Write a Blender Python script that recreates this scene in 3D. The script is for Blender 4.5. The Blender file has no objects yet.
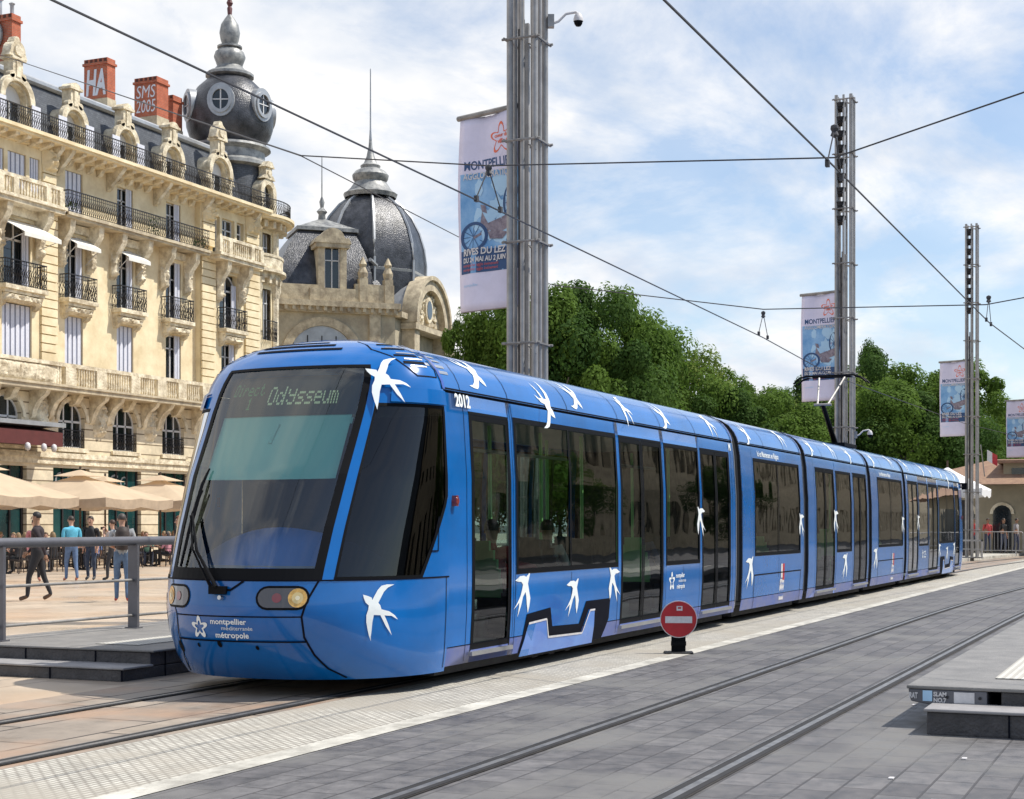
import bpy, bmesh, math, random
from mathutils import Vector, Matrix, noise as mnoise
random.seed(7)
R = math.radians
sc = bpy.context.scene
COL = sc.collection

# ------------------------------------------------------------------ camera, sky, sun, exposure
cam_d = bpy.data.cameras.new('camera'); cam = bpy.data.objects.new('camera', cam_d); COL.objects.link(cam)
cam.location = (0, 0, 1.54); cam.rotation_euler = (R(90), 0, R(23.4 - 90))
cam_d.sensor_width = 36; cam_d.lens = 1569 / 1024 * 36; cam_d.shift_y = 0.1226; cam_d.clip_end = 6000; cam_d.clip_start = .1
sc.camera = cam
SUN_AZ, SUN_EL = -61.0, 57.0         # direction towards the sun, degrees from +X, and its height
sun_d = bpy.data.lights.new('sun', 'SUN'); sun = bpy.data.objects.new('sun', sun_d); COL.objects.link(sun)
sun_d.energy = 5.0; sun_d.angle = R(.5); sun_d.color = (1, .95, .86)
sv = Vector((math.cos(R(SUN_AZ)) * math.cos(R(SUN_EL)), math.sin(R(SUN_AZ)) * math.cos(R(SUN_EL)), math.sin(R(SUN_EL))))
sun.rotation_euler = sv.to_track_quat('Z', 'Y').to_euler()
sun.location = sv * 60
W = bpy.data.worlds.new('World'); sc.world = W; W.use_nodes = True
nt = W.node_tree; nt.nodes.clear(); N = nt.nodes.new; LK = nt.links.new
out = N('ShaderNodeOutputWorld'); mixs = N('ShaderNodeMixShader'); bg1 = N('ShaderNodeBackground'); bg2 = N('ShaderNodeBackground')
sky = N('ShaderNodeTexSky'); sky.sky_type = 'NISHITA'; sky.sun_disc = False
sky.sun_elevation = R(SUN_EL); sky.sun_rotation = R(90 - SUN_AZ); sky.air_density = 1.0; sky.dust_density = .6; sky.ozone_density = 2.0
LK(sky.outputs[0], bg1.inputs[0]); bg1.inputs[1].default_value = .15
tc = N('ShaderNodeTexCoord'); sep = N('ShaderNodeSeparateXYZ'); LK(tc.outputs['Generated'], sep.inputs[0])
ad = N('ShaderNodeMath'); ad.operation = 'ADD'; ad.inputs[1].default_value = .30; LK(sep.outputs[2], ad.inputs[0])
mx0 = N('ShaderNodeMath'); mx0.operation = 'MAXIMUM'; mx0.inputs[1].default_value = .03; LK(ad.outputs[0], mx0.inputs[0])
dx = N('ShaderNodeMath'); dx.operation = 'DIVIDE'; LK(sep.outputs[0], dx.inputs[0]); LK(mx0.outputs[0], dx.inputs[1])
dy = N('ShaderNodeMath'); dy.operation = 'DIVIDE'; LK(sep.outputs[1], dy.inputs[0]); LK(mx0.outputs[0], dy.inputs[1])
cb = N('ShaderNodeCombineXYZ'); LK(dx.outputs[0], cb.inputs[0]); LK(dy.outputs[0], cb.inputs[1])
mp = N('ShaderNodeMapping'); mp.inputs['Rotation'].default_value = (0, 0, R(20)); mp.inputs['Scale'].default_value = (1.0, 1.1, 1); mp.inputs['Location'].default_value = (3.3, 1.9, 0)
LK(cb.outputs[0], mp.inputs[0])
n1 = N('ShaderNodeTexNoise'); n1.inputs['Scale'].default_value = 2.7; n1.inputs['Detail'].default_value = 9; n1.inputs['Roughness'].default_value = .62; n1.inputs['Distortion'].default_value = .35
LK(mp.outputs[0], n1.inputs[0])
# more cloud towards +Y (left of the view), clearer towards +X (right, low)
bias = N('ShaderNodeMath'); bias.operation = 'MULTIPLY_ADD'; bias.inputs[1].default_value = .50; bias.inputs[2].default_value = -.10; LK(sep.outputs[1], bias.inputs[0])
s2 = N('ShaderNodeMath'); s2.operation = 'ADD'; LK(n1.outputs[0], s2.inputs[0]); LK(bias.outputs[0], s2.inputs[1])
rp = N('ShaderNodeValToRGB'); rp.color_ramp.elements[0].position = .43; rp.color_ramp.elements[0].color = (.22, .22, .22, 1)
rp.color_ramp.elements[1].position = .63; rp.color_ramp.elements[1].color = (1, 1, 1, 1)
LK(s2.outputs[0], rp.inputs[0])
n2 = N('ShaderNodeTexNoise'); n2.inputs['Scale'].default_value = 5.0; n2.inputs['Detail'].default_value = 6; LK(mp.outputs[0], n2.inputs[0])
rp2 = N('ShaderNodeValToRGB'); rp2.color_ramp.elements[0].position = .38; rp2.color_ramp.elements[0].color = (.66, .73, .84, 1)
rp2.color_ramp.elements[1].position = .62; rp2.color_ramp.elements[1].color = (1, .985, .97, 1); LK(n2.outputs[0], rp2.inputs[0])
LK(rp2.outputs[0], bg2.inputs[0]); bg2.inputs[1].default_value = 1.0
LK(rp.outputs[0], mixs.inputs[0]); LK(bg1.outputs[0], mixs.inputs[1]); LK(bg2.outputs[0], mixs.inputs[2]); LK(mixs.outputs[0], out.inputs[0])
vs = sc.view_settings; vs.view_transform = 'Standard'; vs.look = 'None'; vs.gamma = 1; vs.exposure = 0.12; vs.use_curve_mapping = False

# ------------------------------------------------------------------ helpers
WLOC = {}
class MB:
    def __init__(s): s.v = []; s.f = []; s.m = []
    def add(s, vs_, fs, mi=0):
        o = len(s.v); s.v.extend([tuple(p) for p in vs_])
        for f in fs: s.f.append(tuple(i + o for i in f)); s.m.append(mi)
        return s
    def box(s, x0, x1, y0, y1, z0, z1, mi=0):
        return s.add([(x0,y0,z0),(x1,y0,z0),(x1,y1,z0),(x0,y1,z0),(x0,y0,z1),(x1,y0,z1),(x1,y1,z1),(x0,y1,z1)],
              [(0,3,2,1),(4,5,6,7),(0,1,5,4),(1,2,6,5),(2,3,7,6),(3,0,4,7)], mi)
    def obox(s, c, sx, sy, sz, M=None, mi=0):
        M = M or Matrix(); h = [(-1,-1,-1),(1,-1,-1),(1,1,-1),(-1,1,-1),(-1,-1,1),(1,-1,1),(1,1,1),(-1,1,1)]
        return s.add([Vector(c) + M @ Vector((a*sx/2, b*sy/2, d*sz/2)) for a,b,d in h],
              [(0,3,2,1),(4,5,6,7),(0,1,5,4),(1,2,6,5),(2,3,7,6),(3,0,4,7)], mi)
    def tube(s, pts, r, n=6, mi=0, cap=True, flat=1.0):
        pts = [Vector(p) for p in pts]; rs = r if isinstance(r, (list, tuple)) else [r] * len(pts)
        vv = []; ff = []
        up = Vector((0, 0, 1))
        for i, p in enumerate(pts):
            t = (pts[min(i+1, len(pts)-1)] - pts[max(i-1, 0)]).normalized()
            a = t.cross(up)
            if a.length < .05: a = t.cross(Vector((1, 0, 0)))
            a.normalize(); b = t.cross(a)
            for k in range(n):
                q = 2 * math.pi * (k + .5) / n
                vv.append(p + a * math.cos(q) * rs[i] + b * math.sin(q) * rs[i] * flat)
        for i in range(len(pts) - 1):
            for k in range(n):
                k2 = (k + 1) % n; ff.append((i*n+k, i*n+k2, (i+1)*n+k2, (i+1)*n+k))
        if cap: ff.append(tuple(range(n))); ff.append(tuple((len(pts)-1)*n + k for k in reversed(range(n))))
        return s.add(vv, ff, mi)
    def lathe(s, prof, cx=0, cy=0, n=16, mi=0, a0=0, a1=360, sq=None):
        full = abs(a1 - a0 - 360) < .01; m = n if full else n + 1; vv = []; ff = []
        for r, z in prof:
            for k in range(m):
                q = R(a0 + (a1 - a0) * k / n); vv.append((cx + r*math.cos(q), cy + r*math.sin(q), z))
        for i in range(len(prof)-1):
            for k in range(n):
                k2 = (k+1) % m; ff.append((i*m+k, i*m+k2, (i+1)*m+k2, (i+1)*m+k))
        return s.add(vv, ff, mi)
    def prism(s, poly, d, axis='y', at=0, mi=0):
        """poly = 2D outline extruded by d along the axis, starting at `at`."""
        n = len(poly)
        def P(u, v, w): return {'y': (u, w, v), 'x': (w, u, v), 'z': (u, v, w)}[axis]
        vv = [P(u, v, at) for u, v in poly] + [P(u, v, at + d) for u, v in poly]
        ff = [(i, (i+1) % n, n+(i+1) % n, n+i) for i in range(n)] + [tuple(range(n))[::-1], tuple(range(n, 2*n))]
        return s.add(vv, ff, mi)
    def decal(s, d2, fn, mi=0, du=0, dv=0, su=1, sv_=1):
        vs2, fs = d2; return s.add([fn(du + u*su, dv + v*sv_) for u, v in vs2], fs, mi)
    def ribbon(s, pts, w, fn, mi=0):
        vv = []; ff = []
        P = [Vector((a, b)) for a, b in pts]
        for i, p in enumerate(P):
            t = (P[min(i+1, len(P)-1)] - P[max(i-1, 0)]); t = t.normalized() if t.length > 0 else Vector((1, 0)); nn = Vector((-t.y, t.x)) * w/2
            vv += [fn(*(p+nn)), fn(*(p-nn))]
        for i in range(len(P)-1): ff.append((2*i, 2*i+1, 2*i+3, 2*i+2))
        return s.add(vv, ff, mi)
    def build(s, name, mats, parent=None, loc=None, smooth=None, xf=None, recalc=True):
        me = bpy.data.meshes.new(name)
        off = Vector(loc) if loc is not None else Vector((0, 0, 0))
        if parent is not None: off = off + WLOC.get(parent, Vector((0, 0, 0)))
        V = [Vector(p) for p in s.v]
        if xf: V = [xf @ p for p in V]
        me.from_pydata([tuple(p - off) for p in V], [], s.f)
        if not isinstance(mats, (list, tuple)): mats = [mats]
        for m in mats: me.materials.append(m)
        me.polygons.foreach_set('material_index', s.m)
        if recalc:
            bm = bmesh.new(); bm.from_mesh(me); bmesh.ops.remove_doubles(bm, verts=bm.verts, dist=.0003); bmesh.ops.recalc_face_normals(bm, faces=bm.faces); bm.to_mesh(me); bm.free()
        if smooth:
            me.shade_smooth(); me.set_sharp_from_angle(angle=R(smooth))
        o = bpy.data.objects.new(name, me); COL.objects.link(o)
        if parent is not None: o.parent = parent; WLOC[o] = off
        else: WLOC[o] = off
        o.location = Vector(loc) if loc is not None else (0, 0, 0)
        return o
def tag(o, label=None, cat=None, group=None, kind=None):
    if label: o['label'] = label
    if cat: o['category'] = cat
    if group: o['group'] = group
    if kind: o['kind'] = kind
    return o
def empty(name, loc=(0,0,0), label=None, cat=None, group=None, parent=None):
    o = bpy.data.objects.new(name, None); COL.objects.link(o); o.empty_display_size = .3
    w = Vector(loc)
    if parent is not None: o.parent = parent; o.location = w - WLOC[parent]
    else: o.location = w
    WLOC[o] = w
    return tag(o, label, cat, group)
def copy_tree(o, parent=None, label=None):
    c = o.copy(); COL.objects.link(c)
    if parent is not None: c.parent = parent
    for ch in list(o.children): copy_tree(ch, c)
    if label: c['label'] = label
    return c
def tri2d(poly, cuts=0):
    bm = bmesh.new(); vs_ = [bm.verts.new((u, v, 0)) for u, v in poly]
    es = [bm.edges.new((vs_[i], vs_[(i+1) % len(vs_)])) for i in range(len(vs_))]
    bmesh.ops.triangle_fill(bm, use_beauty=True, use_dissolve=False, edges=es)
    if cuts:
        for _ in range(cuts): bmesh.ops.subdivide_edges(bm, edges=[e for e in bm.edges if e.calc_length() > .06], cuts=1); bmesh.ops.triangulate(bm, faces=bm.faces)
    bm.verts.index_update()
    r = ([(v.co.x, v.co.y) for v in bm.verts], [tuple(v.index for v in f.verts) for f in bm.faces]); bm.free(); return r
_tx = {}
def text2d(txt, size=1, align='LEFT', bold=0.0, shear=0):
    k = (txt, size, align, bold, shear)
    if k in _tx: return _tx[k]
    cu = bpy.data.curves.new('t', 'FONT'); cu.body = txt; cu.size = size; cu.align_x = align; cu.offset = bold; cu.shear = shear; cu.resolution_u = 3
    ob = bpy.data.objects.new('t', cu); COL.objects.link(ob)
    dg = bpy.context.evaluated_depsgraph_get(); me = bpy.data.meshes.new_from_object(ob.evaluated_get(dg))
    r = ([(v.co.x, v.co.y) for v in me.vertices], [tuple(p.vertices) for p in me.polygons])
    bpy.data.objects.remove(ob); bpy.data.meshes.remove(me); bpy.data.curves.remove(cu); _tx[k] = r; return r
def arc(cx, cz, r, a0, a1, n): return [(cx + r*math.cos(R(a0+(a1-a0)*i/n)), cz + r*math.sin(R(a0+(a1-a0)*i/n))) for i in range(n+1)]

# ------------------------------------------------------------------ materials
def mat(name, col, rough=.6, metal=0, var=0, vs_=3.0, bump=0, bs=20, coat=0, col2=None, trans=0, emit=None, es=1, detail=6, spec=.5, lo=.35, hi=.65):
    m = bpy.data.materials.new(name); m.use_nodes = True; t = m.node_tree; p = t.nodes['Principled BSDF']
    p.inputs['Base Color'].default_value = (*col, 1); p.inputs['Roughness'].default_value = rough; p.inputs['Metallic'].default_value = metal
    p.inputs['Coat Weight'].default_value = coat; p.inputs['Coat Roughness'].default_value = .06; p.inputs['Specular IOR Level'].default_value = spec
    if emit: p.inputs['Emission Color'].default_value = (*emit, 1); p.inputs['Emission Strength'].default_value = es
    if var or bump or col2: tcn = t.nodes.new('ShaderNodeTexCoord')
    if var or col2:
        nz = t.nodes.new('ShaderNodeTexNoise'); nz.inputs['Scale'].default_value = vs_; nz.inputs['Detail'].default_value = detail; nz.inputs['Roughness'].default_value = .65
        t.links.new(tcn.outputs['Object'], nz.inputs[0])
        cr = t.nodes.new('ShaderNodeValToRGB'); cr.color_ramp.elements[0].position = lo; cr.color_ramp.elements[1].position = hi
        c2 = col2 or tuple(min(1, c*(1+var)) for c in col); c1 = col if col2 else tuple(c*(1-var) for c in col)
        cr.color_ramp.elements[0].color = (*c1, 1); cr.color_ramp.elements[1].color = (*c2, 1)
        t.links.new(nz.outputs[0], cr.inputs[0]); t.links.new(cr.outputs[0], p.inputs['Base Color'])
    if bump:
        nb = t.nodes.new('ShaderNodeTexNoise'); nb.inputs['Scale'].default_value = bs; nb.inputs['Detail'].default_value = 5; t.links.new(tcn.outputs['Object'], nb.inputs[0])
        bp = t.nodes.new('ShaderNodeBump'); bp.inputs['Strength'].default_value = bump; bp.inputs['Distance'].default_value = .05
        t.links.new(nb.outputs[0], bp.inputs['Height']); t.links.new(bp.outputs[0], p.inputs['Normal'])
    return m
def brickmat(name, c1, c2, mortar, bw, bh, ms=.01, rough=.7, off=.5, axes='xy', var=.25, vscale=1.2, bump=.25, wet=None, rot=0, tint=None):
    """courses of blocks; axes chooses the plane the courses lie in (object space)"""
    m = mat(name, c1, rough); t = m.node_tree; p = t.nodes['Principled BSDF']; L = t.links.new; n_ = t.nodes.new
    tcn = n_('ShaderNodeTexCoord'); sp = n_('ShaderNodeSeparateXYZ'); L(tcn.outputs['Object'], sp.inputs[0]); c = n_('ShaderNodeCombineXYZ')
    ix = {'x': 0, 'y': 1, 'z': 2}; L(sp.outputs[ix[axes[0]]], c.inputs[0]); L(sp.outputs[ix[axes[1]]], c.inputs[1])
    mpn = n_('ShaderNodeMapping'); mpn.inputs['Rotation'].default_value = (0, 0, R(rot)); L(c.outputs[0], mpn.inputs[0])
    b = n_('ShaderNodeTexBrick'); b.offset = off; L(mpn.outputs[0], b.inputs[0]); b.inputs['Color1'].default_value = (*c1, 1); b.inputs['Color2'].default_value = (*c2, 1); b.inputs['Mortar'].default_value = (*mortar, 1)
    b.inputs['Scale'].default_value = 1; b.inputs['Mortar Size'].default_value = ms; b.inputs['Brick Width'].default_value = bw; b.inputs['Row Height'].default_value = bh; b.inputs['Mortar Smooth'].default_value = .2
    nz = n_('ShaderNodeTexNoise'); nz.inputs['Scale'].default_value = vscale; nz.inputs['Detail'].default_value = 9; nz.inputs['Roughness'].default_value = .7; L(tcn.outputs['Object'], nz.inputs[0])
    mr = n_('ShaderNodeMapRange'); mr.inputs[1].default_value = .3; mr.inputs[2].default_value = .7; mr.inputs[3].default_value = 1-var; mr.inputs[4].default_value = 1+var; L(nz.outputs[0], mr.inputs[0])
    vm = n_('ShaderNodeVectorMath'); vm.operation = 'SCALE'; L(b.outputs['Color'], vm.inputs[0]); L(mr.outputs[0], vm.inputs['Scale'])
    last = vm.outputs[0]
    if tint:
        n3 = n_('ShaderNodeTexNoise'); n3.inputs['Scale'].default_value = tint[1]; n3.inputs['Detail'].default_value = 4; L(tcn.outputs['Object'], n3.inputs[0])
        r3 = n_('ShaderNodeMapRange'); r3.inputs[1].default_value = .48; r3.inputs[2].default_value = .66; L(n3.outputs[0], r3.inputs[0])
        mc = n_('ShaderNodeMix'); mc.data_type = 'RGBA'; L(r3.outputs[0], mc.inputs[0]); L(last, mc.inputs[6]); mc.inputs[7].default_value = (*tint[0], 1); last = mc.outputs[2]
    L(last, p.inputs['Base Color'])
    bp = n_('ShaderNodeBump'); bp.inputs['Strength'].default_value = bump; bp.inputs['Distance'].default_value = .01; bp.invert = True
    L(b.outputs['Fac'], bp.inputs['Height']); L(bp.outputs[0], p.inputs['Normal'])
    if wet:
        r2 = n_('ShaderNodeMapRange'); r2.inputs[1].default_value = .35; r2.inputs[2].default_value = .65; r2.inputs[3].default_value = wet[0]; r2.inputs[4].default_value = wet[1]; L(nz.outputs[0], r2.inputs[0]); L(r2.outputs[0], p.inputs['Roughness'])
    return m
def glass(name, tint, refl=1.5, base=.0, rough=.015):
    m = bpy.data.materials.new(name); m.use_nodes = True; t = m.node_tree; t.nodes.clear(); n_ = t.nodes.new; L = t.links.new
    o = n_('ShaderNodeOutputMaterial'); mx = n_('ShaderNodeMixShader'); tr = n_('ShaderNodeBsdfTransparent'); gl = n_('ShaderNodeBsdfGlossy'); fr = n_('ShaderNodeFresnel')
    tr.inputs[0].default_value = (*tint, 1); gl.inputs['Roughness'].default_value = rough; fr.inputs[0].default_value = refl
    tcn = n_('ShaderNodeTexCoord'); nz = n_('ShaderNodeTexNoise'); nz.inputs['Scale'].default_value = .8; L(tcn.outputs['Object'], nz.inputs[0])
    bp = n_('ShaderNodeBump'); bp.inputs['Strength'].default_value = .02; bp.inputs['Distance'].default_value = .3; L(nz.outputs[0], bp.inputs['Height']); L(bp.outputs[0], gl.inputs['Normal'])
    mt = n_('ShaderNodeMath'); mt.operation = 'ADD'; mt.inputs[1].default_value = base; L(fr.outputs[0], mt.inputs[0])
    L(mt.outputs[0], mx.inputs[0]); L(tr.outputs[0], mx.inputs[1]); L(gl.outputs[0], mx.inputs[2]); L(mx.outputs[0], o.inputs[0])
    return m
M = {}
def clothmat(name, c, var=.08, vs_=1.5, k=.35):
    m = mat(name, c, .85, var=var, vs_=vs_, bump=.25, bs=2.5); t = m.node_tree; p = t.nodes['Principled BSDF']; tl = t.nodes.new('ShaderNodeBsdfTranslucent'); tl.inputs[0].default_value = (*c, 1); mx = t.nodes.new('ShaderNodeMixShader'); mx.inputs[0].default_value = k
    o = [n for n in t.nodes if n.type == 'OUTPUT_MATERIAL'][0]; t.links.new(p.outputs[0], mx.inputs[1]); t.links.new(tl.outputs[0], mx.inputs[2]); t.links.new(mx.outputs[0], o.inputs[0]); return m
M['blue'] = mat('tram blue paint', (.001, .122, .41), .20, coat=.6, spec=.35, var=.16, vs_=.7)
M['blue_dark'] = mat('tram deep blue paint', (.01, .06, .36), .35, coat=.8, var=.1, vs_=1)
M['blue_skirt'] = mat('dusty skirt blue with ground reflection', (.035, .095, .38), .45, coat=.2, col2=(.13, .15, .30), vs_=2.0)  # greyer, purpler blue puts the ground's reflection into the colour, besides dust
M['blue_light'] = mat('pale blue livery', (.10, .27, .68), .35, coat=.5, col2=(.07, .18, .55), vs_=1.2)
M['white'] = mat('white film', (.80, .84, .84), .4)
M['black'] = mat('black rubber', (.003, .0035, .005), .6, spec=.12)
M['seam'] = mat('seam black', (.003, .004, .010), .7, spec=.1)
M['dark'] = mat('dark underframe', (.02, .02, .022), .8, var=.4, vs_=6)
M['bellow'] = mat('bellows rubber', (.035, .035, .038), .75)
M['alu'] = mat('brushed aluminium', (.5, .51, .52), .35, metal=.8, var=.1)
M['galv'] = mat('galvanised steel', (.34, .33, .32), .5, metal=.35, var=.22, vs_=2.2)
M['galv2'] = mat('galvanised steel grey', (.25, .24, .23), .55, metal=.3, var=.3, vs_=3)
M['glass'] = glass('tinted tram glass', (.52, .64, .59), 1.5, .06)
M['glass_ws'] = glass('windscreen glass', (.80, .90, .87), 1.45, .09)
M['glass_dk'] = glass('dark tinted glass', (.06, .075, .08), 1.5, .02)
M['teal'] = mat('teal blind and reflection', (.30, .66, .60), .7)  # teal of the blind also carries the windscreen reflection
M['intgrey'] = mat('tram interior grey', (.30, .31, .32), .7)
M['intblue'] = mat('blue dashboard', (.04, .17, .55), .4)
M['seatg'] = mat('dark seat fabric', (.03, .04, .05), .8)
M['seatgreen'] = mat('green seat shell', (.22, .62, .24), .4)
M['pole'] = mat('lime grab pole', (.40, .80, .28), .35)
M['led'] = mat('led sign', (.10, .14, .08), .5, emit=(.50, .66, .42), es=.38)
M['leddim'] = mat('dim led sign', (.03, .12, .05), .5, emit=(.12, .42, .16), es=.22)
M['lampw'] = mat('headlamp warm', (.72, .42, .12), .25, metal=.2, var=.25, vs_=25)
M['lampc'] = mat('headlamp cover', (.07, .055, .05), .15, coat=1)
M['lampr'] = mat('red lamp', (.22, .03, .03), .2, coat=1)
M['red'] = mat('sign red', (.42, .010, .018), .35, var=.12, vs_=8)
M['signw'] = mat('sign white', (.62, .60, .60), .5, var=.1, vs_=20)
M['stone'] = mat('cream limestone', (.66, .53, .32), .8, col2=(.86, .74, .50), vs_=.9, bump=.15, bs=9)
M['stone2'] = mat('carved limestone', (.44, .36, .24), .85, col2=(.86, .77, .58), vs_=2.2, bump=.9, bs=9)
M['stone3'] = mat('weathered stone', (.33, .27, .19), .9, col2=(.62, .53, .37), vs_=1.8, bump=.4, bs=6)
M['quoin'] = brickmat('quoin blocks', (.66, .55, .34), (.60, .49, .29), (.20, .14, .08), 40, .36, .03, .8, axes='xz', var=.12)
M['rustic'] = brickmat('rusticated stone', (.68, .59, .43), (.58, .49, .34), (.20, .15, .09), 60, .52, .035, .8, axes='xz', var=.28)
M['stonegrey'] = mat('grey weathered stone', (.34, .29, .21), .9, col2=(.55, .48, .34), vs_=.8, bump=.4, bs=5)
M['slate'] = brickmat('slate roof', (.055, .062, .075), (.085, .095, .11), (.02, .02, .025), .22, .12, .008, .5, axes='xz', var=.45, vscale=.9, bump=.5)
M['slatedome'] = mat('dome slate', (.022, .024, .028), .33, col2=(.085, .088, .10), vs_=1.3, bump=.6, bs=14, metal=.2)
M['zinc'] = mat('zinc', (.40, .41, .42), .4, metal=.4, var=.15, vs_=1.5)
M['zincdk'] = mat('weathered zinc', (.15, .155, .16), .5, metal=.3, col2=(.40, .40, .38), vs_=2.2)
M['iron'] = mat('wrought iron', (.02, .018, .02), .55)
M['shutter'] = mat('white shutter', (.66, .67, .74), .6, var=.06, vs_=8)
M['shutterg'] = mat('shutter gap', (.22, .24, .32), .7)
M['wframe'] = mat('painted window frame', (.62, .62, .62), .5)
M['pane'] = mat('old window pane', (.015, .02, .024), .08, var=.6, vs_=.8, coat=.5)
M['paneteal'] = mat('shop glass', (.01, .025, .028), .1, col2=(.015, .07, .07), vs_=.6, coat=.5)
M['awning'] = mat('cream awning cloth', (.72, .70, .64), .85, var=.08)
M['maroon'] = mat('maroon awning', (.10, .022, .020), .8, var=.15)
M['chim'] = brickmat('chimney brick', (.40, .09, .045), (.30, .06, .035), (.30, .20, .15), .24, .08, .012, .9, axes='xz', var=.3, vscale=2)
M['chimx'] = brickmat('chimney brick gable', (.50, .11, .045), (.40, .08, .035), (.32, .20, .14), .24, .08, .012, .9, axes='yz', var=.3, vscale=2)
M['chimdk'] = mat('chimney top', (.09, .03, .02), .9, var=.4)
M['paintw'] = mat('graffiti white', (.66, .68, .72), .7)
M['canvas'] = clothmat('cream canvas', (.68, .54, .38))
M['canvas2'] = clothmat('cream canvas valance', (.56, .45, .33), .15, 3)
M['canvasw'] = mat('white canvas', (.78, .78, .78), .8)
M['wood'] = mat('dark umbrella pole', (.07, .045, .03), .6)
M['chair'] = mat('dark wicker', (.035, .025, .022), .7, var=.4, vs_=12)
M['plaza'] = brickmat('plaza marble slabs', (.50, .40, .30), (.43, .35, .27), (.24, .17, .12), 1.9, 1.15, .012, .4, axes='xy', var=.20, vscale=.45, wet=(.22, .5), tint=((.47, .33, .22), .35), bump=.1)
M['bed'] = brickmat('track bed slabs', (.30, .25, .20), (.24, .20, .165), (.05, .04, .035), 1.35, .74, .018, .6, axes='xy', var=.3, vscale=2.2, wet=(.35, .7), tint=((.34, .23, .16), .9), bump=.4)
M['dkpave'] = brickmat('dark basalt paving', (.082, .079, .083), (.130, .125, .128), (.055, .052, .054), .46, .235, .008, .75, axes='xy', var=.42, vscale=5.5, wet=(.5, .85), tint=((.150, .145, .140), .8), bump=.7, off=.37)
M['strip'] = brickmat('pale tactile strip', (.54, .52, .46), (.44, .42, .37), (.24, .22, .19), .10, .05, .012, .8, axes='xy', var=.22, vscale=3.0, tint=((.34, .31, .26), .8), bump=.6, off=.5)
M['stripline'] = mat('pale kerb line', (.30, .285, .25), .85, col2=(.58, .56, .50), vs_=3.0, bump=.2)
M['asphalt'] = mat('asphalt', (.10, .10, .105), .85, var=.25, vs_=2, bump=.3, bs=60)
M['railsteel'] = mat('polished rail steel', (.24, .235, .23), .42, metal=.6, var=.3, vs_=6)
M['groove'] = mat('rail groove', (.018, .017, .018), .8, var=.3, vs_=5)
M['raildirt'] = mat('rail bedding', (.06, .055, .052), .85, var=.35, vs_=5)
M['basalt'] = mat('dark basalt step', (.035, .033, .036), .55, col2=(.075, .07, .072), vs_=4, bump=.3, bs=30)
M['basalttop'] = mat('grey platform top', (.16, .155, .15), .6, col2=(.23, .22, .21), vs_=3, bump=.2, bs=40)
M['steptop'] = mat('step nosing', (.24, .23, .23), .55, col2=(.32, .31, .31), vs_=5)
M['tactile'] = brickmat('white tactile slab', (.66, .65, .60), (.60, .59, .54), (.40, .38, .34), .06, .06, .015, .7, off=0, axes='xy', var=.1, bump=.8)
M['greymetal'] = mat('painted grey steel', (.13, .13, .145), .42, metal=.3, var=.12, vs_=3)
M['cable'] = mat('cable', (.045, .045, .05), .6)
M['bark'] = mat('bark', (.10, .08, .06), .9, var=.4, vs_=4)
M['render'] = mat('ochre render', (.30, .26, .18), .9, var=.15, vs_=.8)
M['tile'] = mat('terracotta tiles', (.30, .19, .12), .85, col2=(.22, .13, .09), vs_=3, bump=.5, bs=10)
M['skin'] = mat('skin', (.50, .29, .20), .55)
M['skin2'] = mat('tanned skin', (.34, .19, .12), .55)
M['lilac'] = mat('lilac white cloth', (.68, .66, .82), .8, var=.05)
M['bluegrad'] = mat('blue print', (.10, .30, .60), .7, col2=(.30, .52, .78), vs_=2.2)
M['bluelt'] = mat('pale blue print', (.42, .64, .84), .7)
M['navy'] = mat('navy print', (.03, .08, .20), .7)
M['orange'] = mat('orange red print', (.75, .16, .08), .7)
M['rider'] = mat('rider print', (.16, .13, .17), .7, col2=(.32, .28, .32), vs_=12)
M['redtxt'] = mat('red print', (.60, .10, .08), .7)
def leafmat(name, a, b):
    m = mat(name, a, .8, col2=b, spec=.15, vs_=.9, detail=3, lo=.3, hi=.7); t = m.node_tree; p = t.nodes['Principled BSDF']
    p.inputs['Transmission Weight'].default_value = 0
    tl = t.nodes.new('ShaderNodeBsdfTranslucent'); mx = t.nodes.new('ShaderNodeMixShader'); mx.inputs[0].default_value = .42
    cr = [n for n in t.nodes if n.type == 'VALTORGB'][0]; t.links.new(cr.outputs[0], tl.inputs[0])
    o = [n for n in t.nodes if n.type == 'OUTPUT_MATERIAL'][0]; t.links.new(p.outputs[0], mx.inputs[1]); t.links.new(tl.outputs[0], mx.inputs[2]); t.links.new(mx.outputs[0], o.inputs[0]); return m
M['leaf'] = leafmat('plane tree leaves', (.06, .12, .018), (.16, .25, .045))
M['leafdk'] = leafmat('dark tree leaves', (.03, .075, .016), (.10, .17, .035))
M['leafyl'] = leafmat('yellow green leaves', (.10, .16, .03), (.22, .28, .06))

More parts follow.
